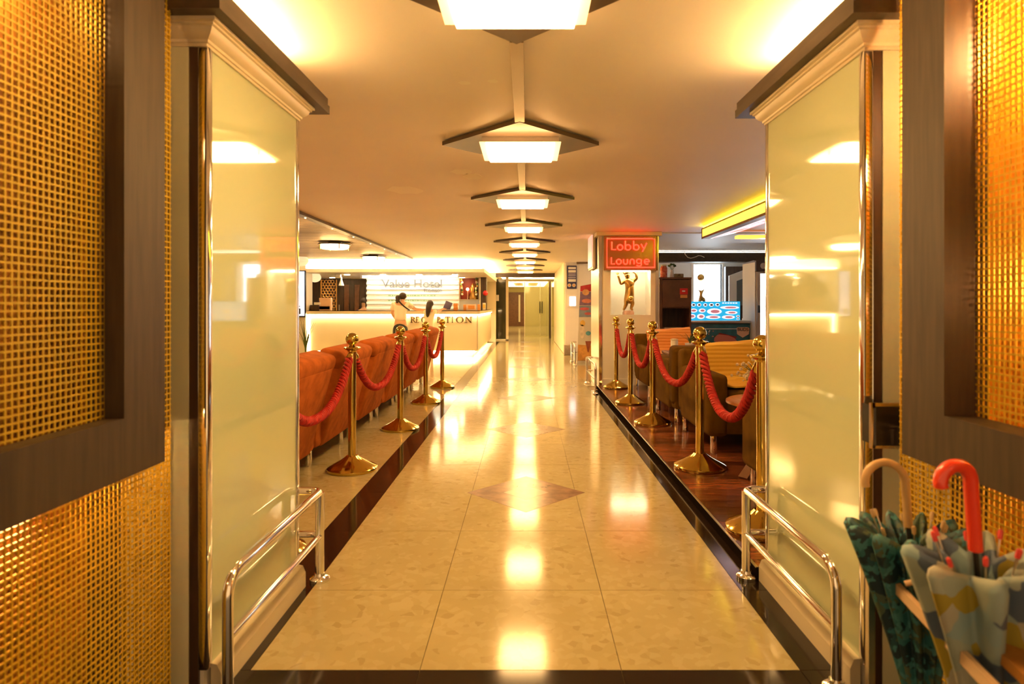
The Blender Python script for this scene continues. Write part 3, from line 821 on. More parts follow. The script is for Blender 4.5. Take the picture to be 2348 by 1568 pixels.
# altar niche
al = thing('altar', 'small lit altar with a red lamp, gold deity and green garlands behind the counter', 'altar', (PX(1075, 17.3), 17.4, PH(685, 17.3)))
ax0, ax1, az0, az1 = PX(1053, 17.3), PX(1097, 17.3), PH(686, 17.3), PH(636, 17.3)
MB().box(ax0, ax1, 17.62, 17.66, az0, az1).build('back_board', mat('altar_red', (.22, .03, .015), .5), al, smooth=False)
MB().box(ax0 - .03, ax0, 17.3, 17.66, az0 - .03, az1 + .03).box(ax1, ax1 + .03, 17.3, 17.66, az0 - .03, az1 + .03).box(ax0, ax1, 17.3, 17.66, az1, az1 + .03).box(ax0, ax1, 17.3, 17.66, az0 - .03, az0).build('cabinet_frame', M['cream_paint'], al, smooth=False)
MB().box(ax0 - .03, ax1 + .03, 17.32, 17.7, CT + .001, az0 - .031).build('stand', M['white'], al, smooth=False)
cxm = PX(1072, 17.4)
MB().sphere((cxm, 17.42, PH(663, 17.4)), .045, 12).build('lamp_bulb', emitm('altar_lamp', (1, .30, .10), 14), al)
MB().cyl((cxm, 17.42, az0), (cxm, 17.42, PH(663, 17.4)), .012, 8).build('candle', M['cream_paint'], al)
MB().lathe([(.11, 0), (.13, .05), (.10, .16), (.07, .26), (.085, .32), (.06, .40), (.02, .46)], (PX(1085, 17.45), 17.47, az0), 14).build('deity', M['gold'], al)
for sx_ in (ax0 + .06, ax1 - .05):
    for j in range(9):
        MB().sphere((sx_ + random.uniform(-.02, .02), 17.36, az1 - .03 - j * .055), .038, 8).build('garland_ball', M[['leaf', 'gold', 'cream_paint'][j % 3]], al)
structure(MB().box(PX(1102, 17), -1.115, 17.0, 17.4, CT + .001, 1.969).build('pillar_reception', M['dark_wood'], None, smooth=False))
o = MB().sphere(px(1113, 672, 16.92), .072, 16).build('bauble', mat('red_bauble', (.55, .02, .02), .2)); tag(o, 'red ball ornament hanging on the dark column by the altar', 'ornament')

# hanging paper lanterns
M['paper'] = mat('lantern_paper', (.86, .80, .70), .8, emit=(1, .75, .45), strength=.12)
for (lx, ly, rr, Zl, lb) in ((690, 597, 17, 13.2, 'round white paper lantern under the slatted ceiling above the screen'), (722, 636, 14, 15.2, 'round white paper lantern hanging in front of the honeycomb screen')):
    t = thing('paper_lantern', lb, 'lantern', px(lx, ly, Zl), 'paper lanterns')
    c = px(lx, ly, Zl); rad = rr * Zl / FPX
    prof = []
    for j in range(25):
        a = math.pi * j / 24; prof.append((rad * max(.12, math.sin(a)) * (1.0 if j % 2 else .965), -rad * .8 * math.cos(a)))
    MB().lathe(prof, c, 24).build('shade', M['paper'], t)
    top = CEIL - .02 if Zl < 14 else 1.972
    MB().cyl(c + Vector((0, 0, rad * .75)), (c.x, c.y, top), .004, 6).build('cord', M['black'], t)

# round ceiling lamps; the last two are unseen, added to brighten the lobby
for (lx, ly, Zl, lb) in ((767, 567, 10.1, 'round ceiling lamp under the slatted ceiling, the larger and nearer'), (856, 594, 12.7, 'round ceiling lamp under the slatted ceiling, the smaller and farther'),
                         (322, 567 - 136, 5.0, 'unseen round lamp added to light the near rust armchairs, behind the pillar'), (616, 522, 7.55, 'unseen round lamp added to light the middle rust armchairs, behind the pillar')):
    c = px(lx, ly, Zl); t = thing('round_ceiling_lamp', lb, 'ceiling lamp', (c.x, c.y, c.z - .05), 'round ceiling lamps')
    MB().lathe([(.262, .035), (.262, .050), (.10, .052), (.10, .10)], c, 28).build('ring', M['dark_wood'], t)
    MB().lathe([(.12, -.035), (.20, -.025), (.228, .0), (.228, .034)], c, 28).build('glass', emitm('round_lamp_glow', LAMP, 12, lamp=True), t)
    for a in range(4): MB().cyl(c + Vector((.235 * math.cos(a * 1.57 + .6), .235 * math.sin(a * 1.57 + .6), -.04)), c + Vector((.235 * math.cos(a * 1.57 + .6), .235 * math.sin(a * 1.57 + .6), .036)), .009, 8).build('pin', M['brass'], t)
    MB().cyl(c + Vector((0, 0, .10)), (c.x, c.y, CEIL - .023), .04, 10).build('stem', M['dark_wood'], t)
# spotlight
c = px(778, 640, 15.5); t = thing('spot_lamp', 'small white spotlight under the soffit over the counter', 'spotlight', c)
MB().rbox(c + Vector((-.02, 0, .08)), (.13, .08, .09), .01).build('housing', M['white'], t)
MB().lathe([(.07, -.16), (.05, -.10), (.025, -.03), (.02, .05)], c + Vector((.05, 0, 0)), 14).build('shade', M['white'], t)
MB().cyl(c + Vector((-.02, 0, .12)), (c.x - .02, c.y, 1.971), .012, 8).build('stem', M['white'], t)

# things on the counter
def on_counter(name, x, y, w, d, h, material, label, cat, extra=None):
    yz = y or 14.75
    X_ = PX(x, yz); t = thing(name, label, cat, (X_, yz, CT))
    MB().rbox((X_, yz, CT + h / 2 + .0008), (w, d, h), .006).build('body', material, t)
    if extra: extra(t, X_)
    return t
M['pinkpaper'] = mat('pale_orange_card', (.80, .56, .38), .6); M['orangepaper'] = mat('orange_card', (.80, .32, .08), .5); M['purple'] = mat('violet_plastic', (.10, .07, .30), .5)
def ex1(t, X_):
    MB().box(X_ - .14, X_ + .11, 14.69, 14.695, CT + .03, CT + .10).build('print', M['orangepaper'], t, smooth=False)
    MB().rbox((X_ - .14, 14.75, CT + .12), (.02, .13, .22), .003).build('violet_edge', M['purple'], t)
on_counter('card_box', 747, 0, .28, .12, .30, M['pinkpaper'], 'tall pale orange box with a violet edge on the counter before the honeycomb screen', 'box', ex1)
on_counter('dark_box', 724, 0, .20, .18, .13, M['dark_wood'], 'low dark box on the counter beside the pale orange box', 'box', lambda t, X_: MB().rbox((X_ + .06, 14.75, CT + .165), (.16, .14, .06), .005).build('white_tray', M['white'], t))
lp = thing('laptop', 'open laptop with a violet screen back on the counter beside the child', 'laptop', (PX(1026, 14.8), 14.8, CT))
MB().rbox((PX(1022, 14.8), 14.9, CT + .012), (.24, .30, .02), .004).build('keyboard_base', M['steel'], lp)
MB().rbox((PX(1027, 14.8), 14.78, CT + .115), (.17, .012, .20), .004, 2, Matrix.Rotation(R(22), 3, 'Y')).build('lid', mat('laptop_lid', (.16, .14, .30), .4), lp)
bl = ['orange brochure holder on the counter beside the laptop', 'small orange brochure holder on the counter left of the wide card', 'wide pale card on the counter below the altar', 'orange brochure on the counter right of the wide card', 'yellow framed card at the counter end by the dark column']
for i, (x, w, h, m_, lb) in enumerate(((1045, .10, .17, 'orangepaper', bl[0]), (1066, .07, .14, 'orangepaper', bl[1]), (1081, .22, .15, 'pinkpaper', bl[2]), (1098, .07, .15, 'orangepaper', bl[3]), (1110, .08, .19, 'cream_paint', bl[4]))):
    yb = 16.6 if i == 4 else 14.75
    t = on_counter('brochure_holder', x, yb, w, .05, h, M[m_], lb, 'brochures')
    X_ = PX(x, yb)
    MB().box(X_ - w * .35, X_ + w * .35, yb - .028, yb - .0255, CT + h * .25, CT + h * .8).build('print', M['throw2' if i != 4 else 'throw'], t, smooth=False)

# ================================================================== PEOPLE
M['shirt_w'] = mat('white_shirt', (.80, .70, .58), .8); M['shirt_c'] = mat('pale_yellow_dress', (.74, .70, .52), .8); M['trouser'] = mat('dark_green_trousers', (.030, .032, .022), .8)
M['stripe'] = mat('black_stripe', (.02, .016, .014), .8)
def woman():
    X0, Y0 = PX(918, 14.1), 14.1
    H = 1.49
    t = thing('person', 'standing person in white top with black stripe and dark trousers at the reception counter', 'person', (X0, Y0, 0))
    def P(dx, dy, z): return (X0 + dx, Y0 + dy, z)
    pts = [P(0, 0, .80), P(0, .01, .95), P(.0, .02, 1.10), P(.01, .03, 1.235), P(.035, .05, 1.295), P(.045, .055, 1.35), P(.05, .06, 1.43),
           P(-.155, .03, 1.225), P(-.20, .06, 1.02), P(-.15, .18, .90), P(-.10, .24, .88),                  # left arm (bent in front)
           P(.165, .05, 1.225), P(.30, .20, 1.11), P(.46, .32, 1.095), P(.53, .36, 1.10),                     # right arm to counter
           P(-.085, 0, .74), P(-.09, .01, .42), P(-.09, -.01, .08), P(-.09, .10, .03),
           P(.085, 0, .74), P(.09, .02, .42), P(.09, .0, .08), P(.10, .11, .03)]
    ed = [(0, 1), (1, 2), (2, 3), (3, 4), (4, 5), (5, 6), (3, 7), (7, 8), (8, 9), (9, 10), (3, 11), (11, 12), (12, 13), (13, 14), (0, 15), (15, 16), (16, 17), (17, 18), (0, 19), (19, 20), (20, 21), (21, 22)]
    rd = [(.11, .08), (.11, .08), (.13, .095), (.10, .075), .042, (.058, .066), (.056, .06), .052, .040, .032, .026, .052, .040, .030, .026, .082, .058, .038, .03, .082, .058, .038, .03]
    skin_mesh('body', pts, ed, rd, M['skin'], t)
    # top
    i_ = [0, 1, 2, 3, 7, 8, 11, 12]
    p2 = [P(0, 0, .82)] + [pts[1], pts[2], pts[3], pts[7], P(-.195, .05, 1.08), pts[11], P(.255, .15, 1.15)]
    skin_mesh('top', p2, [(0, 1), (1, 2), (2, 3), (3, 4), (4, 5), (3, 6), (6, 7)], [(.155, .12), (.145, .11), (.15, .115), (.125, .095), .07, .062, .07, .062], M['shirt_w'], t)
    skin_mesh('trousers', [P(0, 0, .79), P(0, 0, .72), pts[15], pts[16], pts[17], pts[19], pts[20], pts[21]], [(0, 1), (1, 2), (2, 3), (3, 4), (1, 5), (5, 6), (6, 7)], [(.185, .15), (.19, .155), .115, .085, .07, .115, .085, .07], M['trouser'], t)
    h = MB().sphere(P(.045, .045, 1.413), .083, 18, sz=1.02, sy=1.08).build('hair', M['hair'], t)
    MB().sphere(P(-.055, -.01, 1.375), .058, 14).build('hair_bun', M['hair'], h)
    MB().tube([P(-.045, -.01, 1.36), P(-.06, -.03, 1.30), P(-.075, -.03, 1.25)], [.05, .045, .02], 12).build('ponytail', M['hair'], h)
    MB().tube([P(-.02, -.075, 1.30), P(.06, -.085, 1.215), P(.14, -.045, 1.14), P(.20, .03, 1.095)], .016, 8).build('shoulder_stripe', M['stripe'], t)
    # face: nose and ear hints, looking right and forward
    MB().sphere(P(.125, .075, 1.395), .014, 8).sphere(P(.113, .052, 1.37), .012, 8).build('nose', M['skin'], t)
    # fingers of the right hand
    for k in range(5):
        a = Vector(P(.53, .36, 1.10)); MB().tube([a + Vector((.0, (k - 2) * .010, 0)), a + Vector((.035, (k - 2) * .016 + .01, -.004)), a + Vector((.058 - abs(k - 2) * .006, (k - 2) * .018 + .015, -.016))], [.009, .008, .006], 6).build('finger', M['skin'], t)
    return t
def child():
    X0, Y0 = PX(986, 14.15), 14.15
    t = thing('person', 'small person with long dark hair and pale yellow top standing at the counter', 'person', (X0, Y0, 0))
    def P(dx, dy, z): return (X0 + dx, Y0 + dy, z)
    pts = [P(-.03, 0, .66), P(-.03, 0, .80), P(-.02, .01, .95), P(-.01, .02, 1.06), P(.0, .03, 1.11), P(.0, .03, 1.17), P(.005, .035, 1.255),
           P(-.105, .02, 1.05), P(-.13, .10, .92), P(-.08, .22, .92), P(-.05, .27, .95),
           P(.10, .03, 1.06), P(.15, .18, 1.04), P(.24, .33, 1.115), P(.29, .37, 1.12),
           P(-.09, 0, .60), P(-.09, .01, .34), P(-.09, 0, .07), P(-.09, .09, .025), P(.04, 0, .60), P(.04, .01, .34), P(.04, 0, .07), P(.045, .09, .025)]
    ed = [(0, 1), (1, 2), (2, 3), (3, 4), (4, 5), (5, 6), (3, 7), (7, 8), (8, 9), (9, 10), (3, 11), (11, 12), (12, 13), (13, 14), (0, 15), (15, 16), (16, 17), (17, 18), (0, 19), (19, 20), (20, 21), (21, 22)]
    rd = [(.10, .08), (.085, .07), (.09, .07), (.075, .06), .035, (.052, .058), (.05, .055), .04, .032, .025, .022, .04, .032, .025, .022, .062, .045, .032, .026, .062, .045, .032, .026]
    skin_mesh('body', pts, ed, rd, M['skin'], t)
    p2 = [P(-.03, 0, .48), P(-.03, 0, .70), pts[1], pts[2], pts[3], pts[7], P(-.12, .05, .97), pts[11], P(.13, .10, 1.04)]
    skin_mesh('dress', p2, [(0, 1), (1, 2), (2, 3), (3, 4), (4, 5), (5, 6), (4, 7), (7, 8)], [(.165, .14), (.13, .11), (.105, .09), (.11, .09), (.095, .08), .055, .05, .055, .05], M['shirt_c'], t)
    h = MB().sphere(P(0, .02, 1.24), .078, 18, sz=1.04, sy=1.08).build('hair', M['hair'], t)
    MB().tube([P(-.005, -.03, 1.24), P(-.02, -.065, 1.15), P(-.035, -.075, 1.05), P(-.045, -.07, .96), P(-.045, -.065, .93)], [.07, .068, .055, .032, .012], 14).build('long_hair', M['hair'], h)
    for k in range(5):
        a = Vector(P(.29, .37, 1.12)); MB().tube([a + Vector((0, (k - 2) * .008, 0)), a + Vector((.03, (k - 2) * .012, 0)), a + Vector((.048 - abs(k - 2) * .005, (k - 2) * .014, -.01))], [.007, .0065, .005], 6).build('finger', M['skin'], t)
    return t
woman(); child()
# clerk behind the counter, seated
def clerk():
    X0, Y0 = PX(834, 17.4), 17.4
    t = thing('person', 'seated person with dark blue-black hair half hidden behind the slatted sign panel', 'person', (X0, Y0, .42))
    def P(dx, dy, z): return (X0 + dx, Y0 + dy, z)
    pts = [P(0, 0, .58), P(0, 0, .78), P(0, 0, .95), P(0, 0, 1.06), P(0, -.01, 1.14), P(0, -.01, 1.21), P(0, -.01, 1.34), P(-.16, 0, 1.03), P(-.19, -.06, .82), P(-.12, -.28, .84), P(-.10, -.34, .85), P(.16, 0, 1.03), P(.19, -.06, .82), P(.12, -.28, .84), P(.10, -.34, .85), P(-.09, -.02, .54), P(-.1, -.42, .52), P(-.1, -.42, .08), P(-.1, -.52, .03), P(.09, -.02, .54), P(.1, -.42, .52), P(.1, -.42, .08), P(.1, -.52, .03)]
    ed = [(0, 1), (1, 2), (2, 3), (3, 4), (4, 5), (5, 6), (3, 7), (7, 8), (8, 9), (9, 10), (3, 11), (11, 12), (12, 13), (13, 14), (0, 15), (15, 16), (16, 17), (17, 18), (0, 19), (19, 20), (20, 21), (21, 22)]
    rd = [(.13, .1), (.12, .09), (.13, .095), (.09, .07), .045, (.068, .075), (.06, .065), .055, .042, .032, .026, .055, .042, .032, .026, .08, .06, .04, .03, .08, .06, .04, .03]
    skin_mesh('body', pts, ed, rd, M['skin'], t)
    p2 = [pts[0], pts[1], pts[2], pts[3], pts[7], pts[8], pts[11], pts[12]]
    skin_mesh('shirt', p2, [(0, 1), (1, 2), (2, 3), (3, 4), (4, 5), (3, 6), (6, 7)], [(.16, .13), (.145, .11), (.15, .115), (.11, .09), .07, .058, .07, .058], M['purple'], t)
    skin_mesh('trousers', [pts[0], pts[15], pts[16], pts[17], pts[19], pts[20], pts[21]], [(0, 1), (1, 2), (2, 3), (0, 4), (4, 5), (5, 6)], [(.15, .12), .10, .078, .06, .10, .078, .06], M['trouser'], t)
    MB().sphere(P(0, .015, 1.325), .098, 18, sz=1.08).build('hair', M['hair'], t)
    c = thing('stool', 'low office stool under the seated person behind the counter', 'stool', (X0, Y0 + .05, 0))
    MB().rbox((X0, Y0 + .05, .41), (.42, .42, .07), .03).build('seat', M['black'], c)
    MB().cyl((X0, Y0 + .05, .03), (X0, Y0 + .05, .38), .03, 12).build('post', M['chrome'], c)
    MB().lathe([(.24, 0), (.22, .02), (.05, .05)], (X0, Y0 + .05, 0.001), 20).build('base', M['black'], c)
clerk()

# ================================================================== LOUNGE SIDE
# statue pillar with niche
pz = 8.92
nx0, nx1, nz0, nz1 = PX(1400, pz), PX(1492, pz), PH(722, pz), PH(618, pz)
X0, X1 = 1.05, 1.885
sp = MB().box(X0, nx0, pz, pz + .40, .0, CEIL - .001).box(nx1, X1, pz, pz + .40, .0, CEIL - .001).box(nx0, nx1, pz, pz + .40, .0, nz0).box(nx0, nx1, pz, pz + .40, nz1, CEIL - .001).box(X0, X1, pz + .40, 9.98, .0, CEIL - .001).build('pillar_statue', M['wall'], None, smooth=False); structure(sp)
MB().box(X0 - .012, X0 + .03, pz - .012, pz + .02, 0, CEIL - .06).build('corner_trim', M['chrome'], sp, smooth=False)
MB().box(X0 - .014, X0 + .0, pz + .02, 9.98, 0.0, CEIL - .06).build('mirror_panel', M['steel'], sp, smooth=False)
MB().box(X1 - .03, X1 + .012, pz - .012, pz + .02, 0, CEIL - .06).build('corner_trim', M['steel'], sp, smooth=False)
MB().box(X0 - .05, X1 + .05, pz - .05, 10.03, CEIL - .055, CEIL - .002).build('cornice', M['cream_paint'], sp, smooth=False)
MB().box(X0 + .03, X1 - .03, pz - .015, pz, ST + .001, ST + .09).build('skirting', M['white'], sp, smooth=False)
MB().box(nx0 + .03, nx1 - .03, pz + .10, pz + .13, nz1 - .025, nz1 - .006).build('niche_lamp', emitm('niche_glow', (1, .82, .5), 9, lamp=True), sp, smooth=False)
# statue
cx = PX(1441, pz + .16); cy = pz + .17; b0 = nz0 + .002
stt = thing('statue', 'gold cherub statue with raised arms on a pink plinth in the pillar niche', 'statue', (cx, cy, b0))
MB().lathe([(.085, 0), (.088, .03), (.078, .045), (.075, .06)], (cx, cy, b0), 20).build('plinth', mat('pink_marble', (.62, .38, .28), .35, noise=(12, .3)), stt)
z = b0 + .06
def Q(dx, dy, dz): return (cx + dx, cy + dy, z + dz)
pts = [Q(0, 0, .20), Q(.01, -.005, .29), Q(.015, -.01, .37), Q(.005, -.01, .43), Q(-.01, -.015, .465), Q(-.02, -.02, .52), Q(-.03, -.02, .54),
       Q(-.06, -.02, .425), Q(-.115, -.03, .385), Q(-.145, -.04, .47), Q(-.16, -.04, .52),
       Q(.075, -.01, .43), Q(.125, -.02, .475), Q(.105, -.02, .55), Q(.06, -.02, .57),
       Q(-.03, 0, .17), Q(-.035, -.015, .09), Q(-.06, -.01, .03), Q(-.075, -.045, .012),
       Q(.04, 0, .17), Q(.06, -.03, .10), Q(.04, .0, .03), Q(.055, -.04, .012)]
ed = [(0, 1), (1, 2), (2, 3), (3, 4), (4, 5), (5, 6), (3, 7), (7, 8), (8, 9), (9, 10), (3, 11), (11, 12), (12, 13), (13, 14), (0, 15), (15, 16), (16, 17), (17, 18), (0, 19), (19, 20), (20, 21), (21, 22)]
rd = [.062, .058, .066, .05, .026, .045, .040, .028, .022, .018, .02, .028, .024, .018, .018, .042, .032, .022, .018, .042, .032, .022, .018]
skin_mesh('figure', pts, ed, rd, M['gold'], stt)
skin_mesh('drapery', [Q(.03, -.01, .41), Q(.03, -.03, .30), Q(.015, -.035, .20), Q(-.02, -.03, .13), Q(.04, .0, .12)], [(0, 1), (1, 2), (2, 3), (2, 4)], [.045, .055, .07, .045, .05], M['gold'], stt)
MB().sphere(Q(.02, -.085, .175), .042, 14).build('medallion', M['brass'], stt)
MB().sphere(Q(-.03, -.012, .555), .05, 14, sz=.8).build('curls', M['gold'], stt)
for k in range(5):
    a = Vector(Q(-.16, -.04, .525)); an = R(60 + 25 * k); MB().tube([a, a + Vector((.028 * math.cos(an), -.004, .028 * math.sin(an)))], [.007, .004], 6).build('finger', M['gold'], stt)

# neon sign Lobby Lounge
ns = thing('neon_sign', 'red neon Lobby Lounge sign with red tube border on the statue pillar', 'neon sign', (PX(1447, 8.85), 8.85, PH(620, 8.85)))
NZ = 8.83
sx0, sx1, sz0, sz1 = PX(1385, NZ), PX(1508, NZ), PH(619.5, NZ), PH(540.5, NZ)
MB().box(sx0, sx1, NZ + .02, NZ + .06, sz0, sz1).build('board', mat('olive_mirror_board', (.30, .20, .07), .18, .35), ns, smooth=False)
MB().box(sx1 - .01, sx1 + .004, NZ + .02, NZ + .085, sz0, sz1).build('side_edge', M['brass'], ns, smooth=False)
M['neon'] = emitm('neon_red', (1, .035, .015), 3.2)
def npx(x, y): return Vector((PX(x, NZ - .02), NZ - .02, PH(y, NZ - .02)))
bord = [npx(1392, 547), npx(1501, 547), npx(1501, 613), npx(1392, 613)]
MB().tube(bord, .012, 8, closed=True).build('border_tube', M['neon'], ns)
def arc(cx, cy, rx, ry, a0, a1, n=18): return [(cx + rx * math.cos(R(a0 + (a1 - a0) * i / n)), cy - ry * math.sin(R(a0 + (a1 - a0) * i / n))) for i in range(n + 1)]
strokes = {  # letter centre lines in photo pixels, all on the sign board plane
    'L1': [[(1403, 554), (1403, 572), (1413, 572)]], 'o1': [arc(1422, 567, 6, 6, 0, 360)],
    'b1': [[(1434, 552), (1434, 572)], arc(1440, 567, 6, 6, 0, 360)], 'b2': [[(1453, 552), (1453, 572)], arc(1459, 567, 6, 6, 0, 360)],
    'y1': [[(1470, 559), (1476, 570)], [(1483, 557), (1473, 577)]],
    'L2': [[(1402, 590), (1402, 605), (1410, 605)]], 'o2': [arc(1419, 600, 5.5, 5.5, 0, 360)],
    'u2': [[(1430, 594), (1430, 601)] + arc(1434.5, 601, 4.5, 4.5, 180, 360) + [(1439, 594)]],
    'n2': [[(1445, 606), (1445, 599)] + arc(1449.5, 599, 4.5, 4.5, 180, 0) + [(1454, 606)]],
    'g2': [arc(1465, 599, 5.5, 5, 0, 360), [(1470.5, 595), (1470.5, 606)] + arc(1465, 606, 5.5, 4, 0, -160)],
    'e2': [[(1478, 600), (1488, 600)] + arc(1483, 600, 5.5, 5.5, 0, 310)]}
for k, ss in strokes.items():
    mb = MB()
    for s_ in ss: mb.tube([npx(*p) for p in s_], .0105, 8)
    mb.build('neon_letter', M['neon'], ns)
for (x, y) in ((1393, 546), (1398, 546), (1499, 547)):
    MB().rbox(npx(x, y) - Vector((0, .012, 0)), (.03, .02, .02), .005).build('tube_holder', M['white'], ns)
# edge-on sign on the corridor side of the pillar
es = thing('side_sign', 'pink lit sign seen edge-on on the corridor side of the statue pillar', 'sign', (1.0, 9.6, PH(625, 10)))
MB().box(.985, 1.022, 9.2, 9.9, PH(622, 10), PH(545, 10)).build('board', M['cream_paint'], es, smooth=False)
MB().box(.972, .985, 9.25, 9.85, PH(618, 10), PH(549, 10)).build('lit_face', emitm('pink_glow', (1, .45, .35), .6), es, smooth=False)
MB().cyl((1.022, 9.6, PH(560, 10)), (1.05, 9.6, PH(560, 10)), .02, 8).build('bracket', M['steel'], es)

# olive sofas
def olive_sofa():
    """faces -y, origin at left front floor corner; width along +x"""
    t = empty('sofa'); W, D = 1.50, 1.02
    MB().rbox((W / 2, D / 2, .27), (W - .06, D - .04, .24), .03).build('seat_base', M['olive'], t)
    MB().rbox((W / 2, D / 2 - .10, .415), (W - .34, D - .30, .12), .04, 3).build('seat_cushion', M['olive'], t)
    MB().rbox((W / 2, D - .12, .475), (W - .02, .22, .56), .045, 3, Matrix.Rotation(R(-4), 3, 'X')).build('backrest', M['olive'], t)
    for x in (.085, W - .085):
        MB().rbox((x, D / 2 - .07, .375), (.16, D - .16, .48), .04, 3).build('arm', M['olive'], t)
    for x in (.07, W - .07):
        for y in (.08, D - .08):
            MB().lathe([(.022, 0), (.026, .01), (.026, .16)], (x, y, 0), 14).build('leg', M['chrome'], t)
    return t
os_ = olive_sofa()
sofas = [(1.385, 4.74, 0, 'olive sofa under the mustard striped throw behind the round table'),
         (2.885, 6.92, math.pi, 'olive sofa turned away, back to back with the mustard throw sofa'),
         (1.50, 7.72, 0, 'far olive armchair with the orange striped throw beside the statue pillar'),
         (2.865, 3.98, math.pi, 'near olive sofa mostly hidden by the pillar, its arm beside the round table')]
for i, (x, y, rz, lb) in enumerate(sofas):
    o = os_ if i == 0 else copy_tree(os_)
    o.location = (x, y, ST + .0008); o.rotation_euler = (0, 0, rz); tag(o, lb, 'sofa', 'olive sofas in the lounge')
    if i == 2: o.scale = (.60, 1, 1)
def throw(x0, x1, yb, material, label, z0, dz=0.0):
    """blanket over the backrest top, down the front and over the seat"""
    t = None; g = []
    prof = [(.16, .52), (.15, .70), (.08, .778 + dz), (-.02, .795 + dz), (-.12, .775 + dz), (-.155, .71), (-.17, .63), (-.19, .555), (-.26, .505), (-.40, .495), (-.60, .497), (-.72, .497)]
    for k, (dy, z) in enumerate(prof):
        row = []
        for i in range(13):
            u = i / 12; s = .012 * math.sin(u * 9 + k * .7) * (1 if z < .72 else .6)
            row.append((x0 + (x1 - x0) * u + .02 * math.sin(k), yb + dy, z0 + z + abs(s) + (.045 * u if z > .7 else 0)))
        g.append(row)
    o = MB().sheet(g, .012).build('throw_blanket', material, None); tag(o, label, 'blanket'); return o
throw(1.56, 2.26, 4.74 + .90, M['throw'], 'mustard striped throw blanket over the olive sofa behind the round table', ST)
throw(1.66, 2.26, 7.72 + .90, M['throw2'], 'orange striped throw blanket over the far armchair beside the statue pillar', ST)

# round table near with curved legs and flowers
tc = (1.76, 4.33); TH = .535
rt = thing('round_table', 'round wooden table with curved splayed legs beside the mustard throw sofa', 'table', (tc[0], tc[1], ST))
M['table_top'] = mat('orange_wood_top', (.50, .19, .055), .3, noise=(6, .25), stretch=(8, 1, 1))
MB().lathe([(.33, 0), (.352, .008), (.352, .024), (.34, .03)], (tc[0], tc[1], TH - .03), 40).build('table_top', M['table_top'], rt)
for a in (215, 335, 95):
    d = Vector((math.cos(R(a)), math.sin(R(a)), 0)); g = []
    w = Vector((-d.y, d.x, 0)) * .035
    for j in range(10):
        u = j / 9; rr_ = .20 - .07 * math.sin(u * math.pi * .8) + .24 * u ** 2.2
        c = Vector((tc[0], tc[1], TH - .032 - (TH - .034 - ST) * u)) + d * rr_
        g.append([c - w, c + w])
    MB().sheet(g, .026).build('leg', M['shelf_wood'], rt)
fv = thing('flower_vase', 'small vase of cream dried flowers on the round wooden table', 'flowers', (1.63, 4.30, TH))
MB().lathe([(.04, 0), (.055, .05), (.04, .11), (.03, .13), (.036, .14)], (1.63, 4.30, TH + .001), 16).build('vase', M['white'], fv)
stm = MB(); blm = MB()
for i in range(110):
    a = random.uniform(0, 6.28); el = random.uniform(.1, 1.35); ln = random.uniform(.10, .21)
    b = Vector((1.63, 4.30, TH + .13)); e = b + Vector((math.cos(a) * math.cos(el), math.sin(a) * math.cos(el), math.sin(el))) * ln
    stm.tube([b, b.lerp(e, .5) + Vector((0, 0, .012)), e], .0014, 3); blm.sphere(e, random.uniform(.007, .014), 6)
stm.build('stems', M['leaf'], fv, kind='stuff'); blm.build('blossoms', mat('cream_blossom', (.62, .52, .34), .8), fv, kind='stuff')

# far side table with plant and candle jar
st_ = thing('side_table', 'small dark side table with a plant beside the far olive armchair', 'table', (1.86, 7.30, ST))
MB().rbox((1.86, 7.30, .64), (.46, .40, .035), .008).build('table_top', M['shelf_wood'], st_)
for sx in (-1, 1):
    for sy in (-1, 1): MB().tube([(1.86 + sx * .20, 7.30 + sy * .17, .63), (1.86 + sx * .22, 7.30 + sy * .185, ST + .001)], .014, 8).build('leg', M['shelf_wood'], st_)
spiky_plant((1.93, 7.32, .6585), .13, 'small spiky plant in a white pot on the side table before the orange throw', 18, sp=1.4)
jr = thing('candle_jar', 'white candle jar on the side table before the orange throw', 'jar', (1.72, 7.22, .6585))
MB().lathe([(.04, 0), (.042, .01), (.042, .13), (.036, .135)], (1.72, 7.22, .6585), 18).build('body', M['white'], jr)
MB().lathe([(.043, 0), (.043, .012), (.02, .018)], (1.72, 7.22, .795), 18).build('lid', M['cream_paint'], jr)

# brown shelf unit
SZ = 10.4
bs = thing('shelf_unit', 'brown cupboard with open lower shelf and red sticker beyond the statue pillar', 'cupboard', (2.5, SZ, ST))
ux0, ux1, uz1, uz0 = PX(1512, SZ), PX(1585, SZ), PH(640, SZ), ST + .001
MB().box(ux0, ux0 + .05, SZ, SZ + .45, uz0, uz1).build('side', M['shelf_wood'], bs, smooth=False)
MB().box(ux1 - .03, ux1, SZ, SZ + .45, uz0, uz1).build('side', M['shelf_wood'], bs, smooth=False)
MB().box(ux0 + .05, ux1 - .03, SZ + .43, SZ + .45, uz0, uz1).build('back', M['dark_wood'], bs, smooth=False)
MB().box(ux0 - .01, ux1, SZ - .02, SZ + .45, uz1, uz1 + .03).build('top', M['shelf_wood'], bs, smooth=False)
dz = PH(704, SZ)
MB().box(ux0 + .05, ux1 - .03, SZ, SZ + .43, dz - .02, dz).build('shelf', M['shelf_wood'], bs, smooth=False)
MB().box(ux0 + .05, ux1 - .03, SZ, SZ + .43, .66, .69).build('shelf', M['shelf_wood'], bs, smooth=False)
dr = MB().box(ux0 + .052, ux1 - .004, SZ - .02, SZ, dz + .003, uz1 - .01).build('door', M['shelf_wood'], bs, smooth=False)
MB().box(PX(1559, SZ - .022), PX(1577, SZ - .022), SZ - .024, SZ - .02, PH(675, SZ), PH(661, SZ)).build('red_sticker', mat('red_print', (.75, .02, .015), .5), dr, smooth=False)
